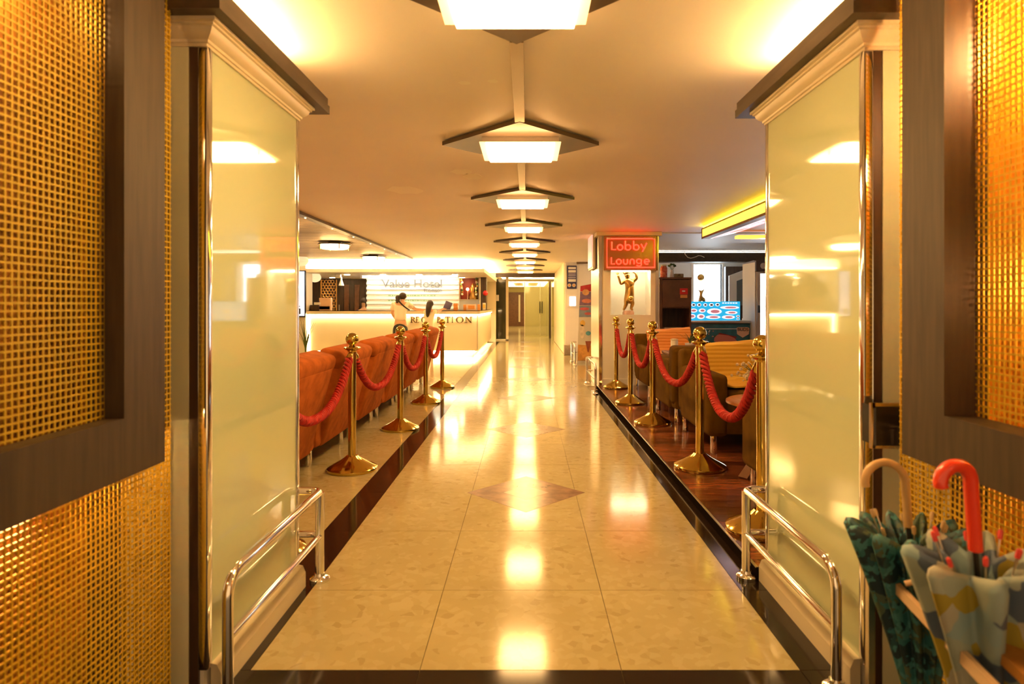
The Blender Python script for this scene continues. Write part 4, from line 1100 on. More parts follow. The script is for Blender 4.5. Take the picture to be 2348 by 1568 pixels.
MB().box(PX(1560, SZ - .022), PX(1576, SZ - .022), SZ - .024, SZ - .02, PH(683, SZ), PH(676, SZ)).build('orange_sticker', M['orangepaper'], dr, smooth=False)
MB().box(PX(1564, SZ - .022), PX(1571, SZ - .022), SZ - .026, SZ - .024, PH(669, SZ), PH(666, SZ)).build('sticker_mark', M['white'], dr, smooth=False)
for i in range(5):
    w = .34 + .04 * ((i * 3) % 4)
    o = MB().rbox((ux0 + .26, SZ + .16, .691 + .0132 + i * .0268), (w, .26, .026), .003).build('magazine', [M['pinkpaper'], M['throw'], M['cream_paint'], M['throw2'], M['pinkpaper']][i])
    tag(o, ['bottom magazine in the stack on the open shelf of the brown cupboard', 'second magazine from the bottom in the cupboard stack', 'middle magazine in the cupboard stack', 'second magazine from the top in the cupboard stack', 'topmost magazine in the stack on the open cupboard shelf'][i], 'magazine', 'magazines on the cupboard shelf')
# things on the shelf unit
t = thing('glass_jar', 'jar of red and orange sweets on top of the brown cupboard', 'jar', (PX(1522, SZ + .2), SZ + .2, uz1 + .03))
cj = Vector((PX(1522, SZ + .2), SZ + .2, uz1 + .0308))
MB().lathe([(.055, 0), (.06, .01), (.06, .17), (.045, .19), (.045, .20)], cj, 18).build('body', mat('orange_jar', (.75, .22, .10), .2, noise=(25, .6), col2=(.55, .04, .03)), t)
MB().lathe([(.048, .2), (.05, .205), (.05, .225), (.02, .23)], cj, 18).build('lid', M['cream_paint'], t)
c2 = Vector((PX(1541, SZ + .2), SZ + .2, uz1 + .0308))
t = thing('flower_vase', 'slim glass vase with dark leafy twig on the brown cupboard', 'flowers', c2)
MB().lathe([(.03, 0), (.035, .02), (.025, .12), (.028, .14)], c2, 14).build('vase', mat('pale_glass', (.75, .72, .7), .1), t)
for i in range(10):
    a = i * 2.4; e = c2 + Vector((.05 * math.cos(a), .04 * math.sin(a), .20 + .012 * (i % 4)))
    MB().tube([c2 + Vector((0, 0, .12)), e], .002, 4).build('stem', M['leaf'], t)
    MB().sphere(e, .026, 8, sz=.5).build('leaf', M['leaf'], t)
c3 = Vector((PX(1556, SZ + .2), SZ + .2, uz1 + .0308))
o = MB().rbox(c3 + Vector((0, 0, .035)), (.15, .10, .07), .008).build('tin_box', mat('brown_tin', (.30, .20, .10), .4, noise=(18, .7))); tag(o, 'low patterned brown box on top of the brown cupboard', 'box')

# lounge back wall with bright window
BZ = 13.4
wx0, wx1, wz1, wz0 = PX(1590, BZ), PX(1655, BZ), PH(606, BZ), .55
wb = MB().box(1.9, wx0, BZ, BZ + .15, 0, CEIL).box(wx1, 6.3, BZ, BZ + .15, 0, CEIL).box(wx0, wx1, BZ, BZ + .15, 0, wz0).box(wx0, wx1, BZ, BZ + .15, wz1, CEIL).build('wall_lounge', mat('pale_blue_wall', (.72, .76, .80), .6), None, smooth=False); structure(wb)
wn = MB().box(wx0, wx1, BZ + .10, BZ + .12, wz0, wz1).build('window_1', emitm('window_daylight', (.80, .92, 1.0), 1.4, lamp=True), None, smooth=False); structure(wn)
MB().box(wx0 - .05, wx0, BZ - .02, BZ + .1, wz0, wz1 + .05).box(wx1, wx1 + .05, BZ - .02, BZ + .1, wz0, wz1 + .05).box(wx0, wx1, BZ - .02, BZ + .1, wz1, wz1 + .05).build('window_frame', M['white'], wn, smooth=False)
# dark beam in front
bm_ = MB().box(1.95, 6.3, 11.8, 12.1, PH(600, 11.8), PH(579, 11.8)).build('beam_lounge', M['beam_wood'], None, smooth=False); structure(bm_)
MB().box(1.95, 6.3, 11.9, 12.0, PH(579, 11.8), PH(577, 11.8)).build('beam_led', emitm('white_led', (1, .92, .8), 1.6, lamp=True), bm_, smooth=False)
lc = MB().box(1.95, 6.3, 9.0, 11.8, CEIL - .012, CEIL - .002).build('ceiling_lounge', mat('lounge_ceiling_white', (.80, .82, .84), .5), None, smooth=False); structure(lc)
cb = MB().tube([px(1569, 576, 11.78), px(1571, 583, 11.74), px(1577, 590, 11.74), px(1584, 592, 11.74), px(1592, 590, 11.74), px(1602, 586, 11.74), px(1609, 587, 11.74), px(1615, 590, 11.76)], .006, 6).build('cable', M['white']); tag(cb, 'loose white cable dangling over the dark lounge beam', 'cable')
# ornaments before the window, standing on a window ledge
ldg = MB().box(wx0 - .1, wx1 + .1, BZ - .28, BZ - .03, PH(703, BZ) - .03, PH(703, BZ)).build('sill_1', M['white'], None, smooth=False); structure(ldg)
zl = PH(703, BZ)
bz = BZ - .16
t = thing('balloon_ornament', 'small brass balloon ornament on a stem in front of the bright window', 'ornament', (PX(1607, bz), bz, zl))
MB().sphere((PX(1607, bz), bz, PH(636, bz)), .075, 16).build('balloon', M['gold'], t)
MB().cyl((PX(1607, bz), bz, zl + .02), (PX(1607, bz), bz, PH(644, bz)), .006, 8).build('stem', M['gold'], t)
MB().lathe([(.05, 0), (.05, .01), (.01, .025)], (PX(1607, bz), bz, zl + .001), 14).build('foot', M['gold'], t)
t = thing('deer_ornament', 'gold antlered ornament cluster on the sill in front of the bright window', 'ornament', (PX(1609, bz - .1), bz - .06, zl))
cx_, cy_ = PX(1609, bz - .06), bz - .07
skin_mesh('figure', [(cx_, cy_, zl + .14), (cx_ + .05, cy_, zl + .15), (cx_ - .05, cy_, zl + .15), (cx_ - .06, cy_, zl + .005), (cx_ + .06, cy_, zl + .005), (cx_ - .02, cy_, zl + .24), (cx_ - .01, cy_, zl + .30), (cx_ - .07, cy_, zl + .36), (cx_ + .05, cy_, zl + .37)],
          [(0, 1), (0, 2), (2, 3), (1, 4), (0, 5), (5, 6), (6, 7), (6, 8)], [.05, .045, .045, .014, .014, .03, .03, .008, .008], M['gold'], t)
# white partition board behind freezer
wbd = MB().prism([(PX(1672, 12.6), PH(700, 12.6)), (PX(1672, 12.6), PH(632, 12.6)), (PX(1709, 12.6), PH(618, 12.6)), (PX(1709, 12.6), PH(700, 12.6))], lambda u, v, d: Vector((u, d, v)), 12.6, 12.64)
wb_t = thing('white_board', 'tilted pale board with grey inset behind the blue menu', 'board', (PX(1690, 12.6), 12.6, PH(700, 12.6)))
wbd.build('board', M['white'], wb_t, smooth=False)
MB().prism([(PX(1690, 12.58), PH(700, 12.58)), (PX(1690, 12.58), PH(644, 12.58)), (PX(1709, 12.58), PH(637, 12.58)), (PX(1709, 12.58), PH(700, 12.58))], lambda u, v, d: Vector((u, d, v)), 12.588, 12.6).build('inset', mat('grey_inset', (.12, .15, .16), .4), wb_t, smooth=False)
MB().box(PX(1676, 12.7), PX(1705, 12.7), 12.62, 12.7, ST, PH(700, 12.7)).build('stand', M['dark_wood'], wb_t, smooth=False)
structure(MB().box(PX(1664, 13.2), PX(1705, 13.2), 13.2, 13.39, ST, PH(611, 13.2)).build('door_1', M['dark_wood'], None, smooth=False))

# ice cream freezer with blue menu
FZ = 10.7
fx0, fx1, fz1 = PX(1576, FZ), PX(1720, FZ), PH(735, FZ)
fr = thing('ice_cream_freezer', 'teal ice cream chest freezer with pink print and shield badge', 'freezer', ((fx0 + fx1) / 2, FZ, ST))
M['teal'] = mat('dark_teal', (.035, .17, .22), .3, noise=(7, .35))
MB().rbox(((fx0 + fx1) / 2, FZ + .32, (fz1 - .05 + ST + .002) / 2), (fx1 - fx0, .64, fz1 - .05 - ST - .004), .012).build('body', M['teal'], fr)
MB().rbox(((fx0 + fx1) / 2, FZ + .31, fz1 - .025), (fx1 - fx0 + .01, .68, .05), .012).build('lid', M['steel'], fr)
M['pinkprint'] = mat('pink_print', (.62, .20, .16), .4)
def fpoly(pts, y, d=.004): return MB().prism([(PX(a, y), PH(b, y)) for a, b in pts], lambda u, v, dd: Vector((u, dd, v)), y - d, y)
fpoly([(1637, 782), (1638, 775), (1644, 768), (1655, 765), (1670, 768), (1684, 775), (1690, 782), (1684, 788), (1650, 789)], FZ).build('pink_print', M['pinkprint'], fr, smooth=False)
fpoly([(1646, 766), (1650, 763), (1688, 772), (1688, 776), (1670, 769)], FZ - .004, .003).build('red_print', mat('dark_red_print', (.30, .02, .02), .4), fr, smooth=False)
fpoly([(1689, 752), (1692, 750), (1715, 750), (1718, 753), (1717, 766), (1703, 774), (1690, 766)], FZ).build('shield_badge', mat('badge_peach', (.70, .45, .30), .4), fr, smooth=False)
text('lettering', 'BUDS', .078, (PX(1703.5, FZ - .007), FZ - .008, PH(755.5, FZ)), M['black'], fr, extrude=.002)
MB().box(PX(1600, FZ), PX(1690, FZ), FZ - .003, FZ, PH(754.6, FZ), PH(753.2, FZ)).build('print_line', M['white'], fr, smooth=False)
random.seed(3)
for i in range(22):
    x, y = random.uniform(1600, 1640), random.uniform(756, 788)
    MB().lathe([(.012, 0), (.012, .003)], (0, 0, 0), 8)
    fpoly([(x - 1.2, y - 1.2), (x + 1.2, y - 1.2), (x + 1.2, y + 1.2), (x - 1.2, y + 1.2)], FZ, .003).build('print_dot', M[['pinkprint', 'white', 'leaf'][i % 3]], fr, smooth=False)
mnz = FZ + .10
mn = thing('menu_board', 'bright blue lit ice cream menu board standing on the freezer', 'menu board', (PX(1640, mnz), mnz, fz1))
o = MB().prism([(PX(1569, mnz), PH(736.5, mnz)), (PX(1569, mnz), PH(706, mnz)), (PX(1586, mnz), PH(704, mnz)), (PX(1586, mnz), PH(691, mnz)), (PX(1697, mnz), PH(691, mnz)), (PX(1697, mnz), PH(734.8, mnz))], lambda u, v, d: Vector((u, d, v)), mnz, mnz + .04).build('board', emitm('menu_blue', (.02, .36, .62), .9), mn, smooth=False)
M['mw'] = emitm('menu_white', (.85, .85, .9), .8); M['mp'] = mat('menu_pink', (.75, .30, .35), .5, emit=(.8, .25, .3), strength=.1); M['mk'] = mat('menu_dark', (.10, .04, .05), .5)
def ell(cx, cy, rx, ry, y, d, n=16): return fpoly([(cx + rx * math.cos(2 * math.pi * i / n), cy + ry * math.sin(2 * math.pi * i / n)) for i in range(n)], y, d)
for (x, y, rx, ry) in ((1590, 699, 5, 3.6), (1603, 699, 5, 3.6), (1617, 699, 4.6, 3.6), (1631, 699, 5.5, 3.8), (1645, 698.5, 5, 3.6), (1590, 712, 9, 4.6), (1610, 712, 8, 4.6), (1638, 714, 17, 7), (1586, 725, 9, 5.4), (1607, 725.5, 9, 6), (1635, 727, 17, 4.2), (1673, 705, 22, 3.8), (1677, 716.5, 14, 4), (1670, 727, 15, 4.4), (1692, 725, 4, 2.4), (1692, 731, 3.4, 2)):
    e = ell(x, y, rx, ry, mnz, .003).build('menu_picture', M['mw'], mn, smooth=False)
    ell(x + rx * .1, y, rx * .6, ry * .55, mnz - .003, .002).build('picture_print', M['mp' if rx > 6 else 'mk'], e, smooth=False)
for i in range(6):
    fpoly([(1656 + i * 6, 696), (1656 + i * 6, 693.4), (1660.4 + i * 6, 693.4), (1660.4 + i * 6, 696)], mnz, .003).build('menu_print', M['mw'], mn, smooth=False)

# tall poster and lit fridge
PZ_ = 11.45
bp_ = thing('tall_poster', 'tall pale floral ice cream poster banner beside the lit fridge', 'poster', (PX(1719, PZ_), PZ_, ST))
fpoly([(1704, 737), (1703, 604), (1727, 597), (1733, 598), (1731, 737)], PZ_, .02).build('sheet', mat('poster_pale', (.72, .70, .72), .5, noise=(5, .25)), bp_, smooth=False)
MB().box(PX(1704, 11.47), PX(1731, 11.47), 11.45, 11.53, ST, PH(730, 11.47)).build('stand', M['white'], bp_, smooth=False)
for (x, y, rx, ry, c_) in ((1716, 623, 10, 8, (.55, .55, .12)), (1714, 660, 8, 8.5, (.75, .30, .16)), (1719, 682, 6.5, 9, (.70, .62, .48)), (1719, 697, 8, 8, (.35, .28, .2)), (1718, 720, 9, 12, (.72, .35, .48)), (1713, 712, 4, 8, (.8, .74, .72))):
    ell(x, y, rx, ry, PZ_ - .02, .003).build('print', mat('poster_print_%d' % int(x * y), c_, .5, noise=(30, .3)), bp_, smooth=False)
fg = thing('drinks_fridge', 'upright fridge with a bright white lit glass door at the lounge edge', 'fridge', (4.3, 10.5, ST))
gx0 = PX(1736, 10.4)
MB().box(gx0, gx0 + .7, 10.5, 11.1, ST + .001, PH(600, 10.4)).build('body', M['white'], fg, smooth=False)
MB().box(gx0, gx0 + .7, 10.44, 10.5, PH(621, 10.4), PH(598, 10.4)).build('header', M['dark_wood'], fg, smooth=False)
fpoly([(1750 + 7 * math.cos(i * .52), 609.5 + 7 * math.sin(i * .52)) for i in range(12)], 10.44, .004).build('round_badge', M['steel'], fg, smooth=False)
d = MB().box(gx0 + .02, gx0 + .68, 10.45, 10.5, .12, PH(622, 10.4)).build('door', M['steel'], fg, smooth=False)
MB().box(gx0 + .075, gx0 + .64, 10.445, 10.45, .18, PH(627, 10.4)).build('lit_pane', emitm('fridge_glow', (.95, .96, 1.0), 6), d, smooth=False)
for yy in (655, 676, 704, 713, 743):
    MB().box(gx0 + .08, gx0 + .64, 10.441, 10.445, PH(yy + .6, 10.4), PH(yy - .6, 10.4)).build('shelf_line', mat('grey_line', (.35, .33, .35), .5), d, smooth=False)
MB().box(gx0 + .03, gx0 + .055, 10.41, 10.445, PH(717, 10.4), PH(700, 10.4)).build('handle', M['black'], fg, smooth=False)

# yellow light-box canopy over the lounge
cn = thing('light_canopy', 'yellow lit box canopy with pink signs under the lounge ceiling', 'light box', (2.9, 6.9, 2.08))
ly0, ly1, lx = 4.6, 8.28, 2.33
M['yel'] = emitm('yellow_glow', (1.0, .62, .05), 2.2)
MB().box(lx + .02, lx + .10, ly0, ly1 - .02, 2.085, CEIL - .03).build('box', mat('canopy_brown', (.20, .09, .015), .5), cn, smooth=False)
MB().box(lx + .005, lx + .02, ly0, ly1, 2.085, 2.112).box(lx + .005, lx + .02, ly0, ly1, CEIL - .045, CEIL - .028).box(lx + .005, lx + .02, ly1 - .025, ly1, 2.085, CEIL - .03).build('frame', MATS['canopy_brown'], cn, smooth=False)
MB().box(lx + .010, lx + .018, ly0 + .02, ly1 - .03, 2.113, CEIL - .046).build('yellow_face', M['yel'], cn, smooth=False)
MB().box(lx + .03, lx + .12, ly0, ly1, CEIL - .029, CEIL - .012).build('top_glow', emitm('green_yellow_glow', (.85, .75, .02), 5.0, lamp=True), cn, smooth=False)
# sloping lit underside sign
g0 = [(lx + .12, 2.09), (lx + .44, 2.16)]
MB().prism([(g0[0][0], g0[0][1]), (g0[1][0], g0[1][1]), (g0[1][0], g0[1][1] + .015), (g0[0][0], g0[0][1] + .015)], lambda u, v, d: Vector((u, d, v)), ly0, ly1 - .03).build('lit_underside', emitm('pale_pink_glow', (1, .72, .75), 1.5), cn, smooth=False)
M['redp'] = emitm('red_print_glow', (.85, .01, .05), 1.0); M['pinkp'] = emitm('pink_print_glow', (1.0, .25, .30), 1.1)
def under(u0, u1, y0, y1, m_, n_):
    def pt(u, y): return (g0[0][0] + (g0[1][0] - g0[0][0]) * u, y, g0[0][1] + (g0[1][1] - g0[0][1]) * u - .004)
    MB().sheet([[pt(u0, y0), pt(u1, y0)], [pt(u0, y1), pt(u1, y1)]], .003).build(n_, m_, cn, smooth=False)
for (u0, u1, y0, y1, m_) in ((.25, .75, 7.5, 7.75, 'redp'), (.3, .8, 7.0, 7.45, 'pinkp'), (.2, .85, 6.75, 6.95, 'redp'), (.3, .9, 6.1, 6.7, 'pinkp'), (.05, .1, 4.8, 8.2, 'redp'), (.9, .97, 4.8, 8.1, 'redp'), (.35, .8, 5.2, 5.8, 'redp')):
    under(u0, u1, y0, y1, M[m_], 'sign_print')
MB().box(lx + .45, lx + 1.6, 8.14, 8.28, 2.085, 2.125).build('far_edge', emitm('orange_edge', (1, .50, .06), 1.6), cn, smooth=False)
MB().box(lx + .46, lx + 1.6, 4.7, 8.14, 2.17, 2.20).build('orange_soffit', mat('orange_soffit', (.60, .14, .02), .5), cn, smooth=False)

# ================================================================== FAR RIGHT CORNER: wall, notices, banner
fw = MB().box(.94, 2.2, 15.2, 15.35, 0, CEIL).build('wall_far_right', M['wall'], None, smooth=False); structure(fw)
structure(MB().box(.92, 1.02, 15.36, 21.0, 0, CEIL).build('wall_corridor_right', M['cream_paint'], None, smooth=False))
W_ = 15.19
nb = thing('notice_board', 'dark blue directory sign with pale rows and two round badges on the far wall', 'sign', px(1311, 662, W_))
fpoly([(1300, 662), (1300, 609), (1322, 609), (1322, 662)], W_, .02).build('board', mat('navy_board', (.03, .03, .11), .4), nb, smooth=False)
for (y0, y1) in ((612, 617), (619, 625), (627, 629.5), (631, 633.5), (635.5, 638), (640, 646)):
    fpoly([(1303, y1), (1303, y0), (1320.5, y0), (1320.5, y1)], W_ - .02, .004).build('sign_row', M['white'] if y1 - y0 > 4 else mat('lilac_row', (.45, .42, .55), .5), nb, smooth=False)
for x in (1305.5, 1316):
    ell(x, 654, 4.2, 4.2, W_ - .02, .004).build('round_badge', M['cream_paint'], nb, smooth=False)
    ell(x, 654, 2.0, 2.0, W_ - .024, .003).build('badge_mark', M['orangepaper'], nb, smooth=False)
lb_ = thing('lit_notice', 'small bright white lit notice in a frame below the blue sign', 'sign', px(1312, 703, W_))
fpoly([(1301, 704), (1301, 676), (1323, 676), (1323, 704)], W_, .02).build('frame', M['white'], lb_, smooth=False)
fpoly([(1306, 701), (1306, 680), (1320, 680), (1320, 701)], W_ - .02, .004).build('lit_sheet', emitm('notice_glow', (1, .95, 1), 2.5), lb_, smooth=False)
o = MB().rbox((PX(1302, 15), 15.0, .125), (.19, .22, .245), .012).build('bin_box', mat('grey_box', (.34, .27, .20), .6, noise=(40, .2))); tag(o, 'grey speckled box on the floor at the far wall corner', 'box')
wl_ = thing('wall_lamp', 'small bright bracket lamp high on the far wall beside the side sign', 'lamp', px(1333, 596, 15))
MB().cyl(px(1322, 601, 15.08), px(1348, 600, 15.08), .05, 12).build('housing', mat('lamp_brown', (.22, .14, .07), .4), wl_)
MB().cyl(px(1326, 594, 15.08), px(1348, 594, 15.08), .04, 12).build('tube', emitm('wall_tube', LED, 8, lamp=True), wl_)
MB().box(PX(1334, 15.1), PX(1338, 15.1), 15.1, 15.2, PH(602, 15.1), PH(594, 15.1)).build('bracket', M['steel'], wl_, smooth=False)
# roll-up banner
BNZ = 12.9
bn = thing('rollup_banner', 'tall colourful iced drinks roll-up banner beside the statue pillar', 'banner', px(1342, 832, BNZ))
def bpoly(pts, y, d=.004, y2=None): return fpoly(pts, y, d)
fpoly([(1323, 831), (1326, 760), (1328, 700), (1331, 655), (1357, 650), (1358, 740), (1358, 836), (1340, 834)], BNZ, .008).build('sheet', mat('banner_sky', (.62, .58, .50), .6), bn, smooth=False)
def bcol(n, c): return mat('banner_' + n, c, .6, noise=(14, .25))
fpoly([(1330.6, 668), (1331, 656), (1356.5, 651), (1356.8, 668)], BNZ - .008, .003).build('print', bcol('red', (.55, .04, .06)), bn, smooth=False)
fpoly([(1328.6, 700), (1330.5, 669), (1357, 669), (1357.2, 700)], BNZ - .008, .003).build('print', bcol('violet', (.26, .16, .30)), bn, smooth=False)
fpoly([(1327.4, 727), (1328.4, 701), (1357.2, 701), (1357.4, 727)], BNZ - .008, .003).build('print', bcol('blue', (.25, .32, .46)), bn, smooth=False)
fpoly([(1324.6, 829), (1325.2, 790), (1357, 792), (1357.4, 833)], BNZ - .008, .003).build('print', bcol('orange', (.75, .38, .10)), bn, smooth=False)
for (x, y, rx, ry, n, c) in ((1343, 670, 8, 7, 'ring', (.75, .42, .20)), (1345, 690, 11, 5, 'rose', (.68, .25, .20)), (1340, 708, 11, 3.4, 'crimson', (.62, .12, .16)), (1348, 719, 8, 3, 'crimson2', (.62, .14, .16)), (1336, 741, 6, 7, 'yolk', (.75, .50, .12)), (1335, 760, 6, 16, 'milk', (.80, .70, .58)), (1349, 764, 6, 5, 'aqua', (.12, .38, .48))):
    ell(x, y, rx, ry, BNZ - .011, .003).build('print', bcol(n, c), bn, smooth=False)
fpoly([(1342, 782), (1356, 782), (1350, 808), (1347, 806)], BNZ - .011, .003).build('print', bcol('glass', (.38, .10, .05)), bn, smooth=False)
MB().box(PX(1322, 12.9), PX(1359, 12.9), 12.84, 13.0, 0.001, .05).build('foot', M['steel'], bn, smooth=False)
MB().cyl((PX(1342, 12.94), 12.94, .05), (PX(1344, 12.94), 12.94, PH(655, 12.94)), .012, 8).build('pole', M['steel'], bn)

# ================================================================== FAR CORRIDOR
GZ = 21.2
hd = MB().box(-1.3, 1.05, 20.4, 20.6, PH(635, 20.4), PH(626, 20.4) + .12).build('beam_header', M['dark_wood'], None, smooth=False); structure(hd)
structure(MB().box(-6.7, -1.02, 20.3, 20.6, 0, CEIL).build('wall_corridor_left', M['cream_paint'], None, smooth=False))
structure(MB().box(-2.2, 2.2, 36, 36.2, 0, CEIL + .05).build('wall_back', mat('olive_yellow_wall', (.52, .44, .14), .35), None, smooth=False))
structure(MB().box(1.12, 1.3, 21, 36, 0, CEIL + .05).build('wall_corridor_far', mat('green_glass_wall', (.30, .30, .10), .12), None, smooth=False))
structure(MB().box(-1.3, -1.16, 20.6, 36, 0, CEIL + .05).build('wall_corridor_far_left', M['cream_paint'], None, smooth=False))
M['tglass'] = mat('tinted_glass', (.50, .47, .24), .05, trans=.0, alpha=.38)
M['dglass'] = mat('dark_glass', (.045, .045, .022), .06)
gp = thing('glass_partition', 'dark tinted glass partition with cream posts at the end of the corridor beside the counter', 'partition', (-.9, GZ, 0))
MB().box(PX(1134, GZ), PX(1162, GZ), GZ, GZ + .03, .05, PH(640, GZ)).build('pane', M['dglass'], gp, smooth=False)
MB().box(PX(1127, GZ), PX(1134, GZ), GZ - .02, GZ + .05, 0, PH(634, GZ)).build('post', M['cream_paint'], gp, smooth=False)
MB().box(PX(1160, GZ), PX(1166, GZ), GZ - .02, GZ + .05, 0, PH(634, GZ)).build('post', M['cream_paint'], gp, smooth=False)
MB().box(PX(1127, GZ), PX(1166, GZ), GZ - .02, GZ + .05, 0, .03).build('sill', M['white'], gp, smooth=False)
for (x0_, x1_, y0_, y1_, m_) in ((1135, 1144, 676, 690, 'white'),):
    MB().box(PX(x0_, GZ), PX(x1_, GZ), GZ - .006, GZ, PH(y1_, GZ), PH(y0_, GZ)).build('notice', M['steel'], gp, smooth=False)
dd = MB().box(PX(1164, 35.9), PX(1204, 35.9), 35.9, 35.99, 0.0, PH(670, 35.9)).build('door_2', M['shelf_wood'], None, smooth=False); structure(dd)
MB().box(PX(1189, 35.8), PX(1193, 35.8), 35.82, 35.9, PH(738, 35.8), PH(676, 35.8)).build('door_pull', M['cream_paint'], dd, smooth=False)
gd = thing('glass_door', 'yellow tinted glass door with two dark upright handles at the corridor end', 'glass door', (.4, 24.0, 0))
MB().box(PX(1204, 24), PX(1262, 24), 24.0, 24.03, .03, PH(648, 24)).build('pane', M['tglass'], gd, smooth=False)
MB().box(PX(1202, 24), PX(1204, 24), 23.99, 24.04, 0.0, PH(646, 24)).box(PX(1238, 24), PX(1239, 24), 23.985, 24.0, .03, PH(648, 24)).box(PX(1262, 24), PX(1265, 24), 23.99, 24.04, 0, PH(646, 24)).build('frame', M['cream_paint'], gd, smooth=False)
for x in (1238, 1243):
    MB().cyl(px(x, 718, 23.95), px(x, 691, 23.95), .018, 8).build('handle', M['black'], gd)
    MB().cyl(px(x, 716, 23.95), px(x, 716, 24.0), .008, 6).cyl(px(x, 693, 23.95), px(x, 693, 24.0), .008, 6).build('handle_mount', M['black'], gd)
for i, (x, Z_, w) in enumerate(((1261, 22.5, 5), (1276, 21.4, 5))):
    o = MB().box(PX(x - w / 2, Z_), PX(x + w / 2, Z_), Z_, Z_ + .06, 0, PH(645, Z_)).build('trim_%d' % (20 + i), M['dark_wood'], None, smooth=False); structure(o)
structure(MB().box(PX(1280, 20.7), PX(1296, 20.7), 20.7, 20.9, 0, CEIL).build('pillar_far', M['cream_paint'], None, smooth=False))
for i, (ya, yb, x0_, x1_, lb) in enumerate(((21.6, 24.4, -.95, 1.05, 'wide bright ceiling light panel just beyond the dark header'), (28.0, 34.5, -1.05, .95, 'farthest bright ceiling light panel near the wooden door'))):
    t = thing('luminaire', lb, 'ceiling light', (0, (ya + yb) / 2, CEIL - .02), 'light panels of the far corridor')
    zt = CEIL + .018
    for (a, b, c, d_) in ((x0_, x0_ + .4, ya, yb), (x1_ - .4, x1_, ya, yb), (x0_ + .4, x1_ - .4, ya, ya + .35), (x0_ + .4, x1_ - .4, yb - .35, yb), (-.12 + (x0_ + x1_) / 2 , .12 + (x0_ + x1_) / 2, ya + .35, yb - .35)):
        MB().box(a, b, c, d_, zt - .04, zt).build('diffuser', emitm('panel_glow', (1, .70, .30), 1.5, lamp=True), t, smooth=False)
# black pot stand / objects near far right glass
# ================================================================== UMBRELLA STAND AND UMBRELLAS
us = thing('umbrella_stand', 'open steel umbrella rack with a beige rim beside the mesh cabinet', 'umbrella stand', (.92, 1.3, 0))
M['beige'] = mat('beige_rim', (.62, .44, .26), .45)
A_, B_, C_, D_ = Vector((.865, 1.56, .56)), Vector((.745, .82, .56)), Vector((.965, .80, .56)), Vector((1.02, 1.54, .56))
def flatbar(a, b, w, h, name, m_):
    d = (b - a).normalized(); s = Vector((-d.y, d.x, 0)) * (w / 2); u = Vector((0, 0, h / 2))
    MB().add([a - s - u, a + s - u, a + s + u, a - s + u, b - s - u, b + s - u, b + s + u, b - s + u], [(0, 1, 2, 3), (4, 7, 6, 5), (0, 4, 5, 1), (1, 5, 6, 2), (2, 6, 7, 3), (3, 7, 4, 0)]).build(name, m_, us, smooth=False)
for a, b in ((A_, B_), (B_, C_), (C_, D_), (D_, A_)):
    flatbar(a, b, .012, .024, 'rim_bar', M['beige'])
    flatbar(a - Vector((0, 0, .49)), b - Vector((0, 0, .49)), .012, .012, 'lower_bar', M['steel'])
for p_ in (A_, B_, C_, D_):
    MB().box(p_.x - .008, p_.x + .008, p_.y - .008, p_.y + .008, .001, .55).build('leg', M['steel'], us, smooth=False)
MB().add([(A_.x, A_.y, .062), (B_.x, B_.y, .062), (C_.x, C_.y, .062), (D_.x, D_.y, .062), (A_.x, A_.y, .072), (B_.x, B_.y, .072), (C_.x, C_.y, .072), (D_.x, D_.y, .072)],
         [(0, 1, 2, 3), (7, 6, 5, 4), (0, 4, 5, 1), (1, 5, 6, 2), (2, 6, 7, 3), (3, 7, 4, 0)]).build('drip_tray', M['steel'], us, smooth=False)
# mustard wooden board lying on the rack
bd = MB().prism([(.850, 1.235), (1.020, 1.32), (1.020, .72), (.77, .72)], lambda u, v, d: Vector((u, v, d)), .574, .594)
M['board'] = woodmat('mustard_board', (.30, .13, .022), (.44, .21, .04), .5, (3, 1, 1), 5)
simple('wooden_board', bd, M['board'], 'mustard brown wooden board lying on the umbrella rack', 'board')

def patchmat(name, cols, scale):
    m = bpy.data.materials.new(name); m.use_nodes = True
    nt = m.node_tree; b = nt.nodes['Principled BSDF']; L = nt.links.new
    tc = nt.nodes.new('ShaderNodeTexCoord'); v = nt.nodes.new('ShaderNodeTexVoronoi'); v.inputs['Scale'].default_value = scale
    nz = nt.nodes.new('ShaderNodeTexNoise'); nz.inputs['Scale'].default_value = scale * .8
    ad = nt.nodes.new('ShaderNodeVectorMath'); ad.operation = 'MULTIPLY_ADD'; ad.inputs[1].default_value = (.06, .06, .06)
    L(tc.outputs['Object'], nz.inputs['Vector']); L(nz.outputs['Color'], ad.inputs[0]); L(tc.outputs['Object'], ad.inputs[2]); L(ad.outputs[0], v.inputs['Vector'])
    sp_ = nt.nodes.new('ShaderNodeSeparateColor'); L(v.outputs['Color'], sp_.inputs[0])
    r = nt.nodes.new('ShaderNodeValToRGB'); r.color_ramp.interpolation = 'CONSTANT'
    e = r.color_ramp.elements; e[0].color = (*cols[0], 1); e[1].position = 1 / len(cols); e[1].color = (*cols[1], 1)
    for i, c in enumerate(cols[2:]): q = e.new((i + 2) / len(cols)); q.color = (*c, 1)
    L(sp_.outputs[0], r.inputs[0]); L(r.outputs[0], b.inputs['Base Color']); b.inputs['Roughness'].default_value = .55
    MATS[name] = m; return m
M['fab_blue'] = patchmat('pale_blue_print_fabric', [(.24, .33, .33), (.30, .36, .32), (.27, .33, .29), (.07, .11, .18), (.30, .25, .03), (.22, .33, .36), (.34, .35, .29)], 16)
M['fab_teal'] = patchmat('dark_teal_fabric', [(.015, .075, .09), (.03, .15, .17), (.008, .03, .04), (.06, .22, .24), (.07, .11, .07)], 45)

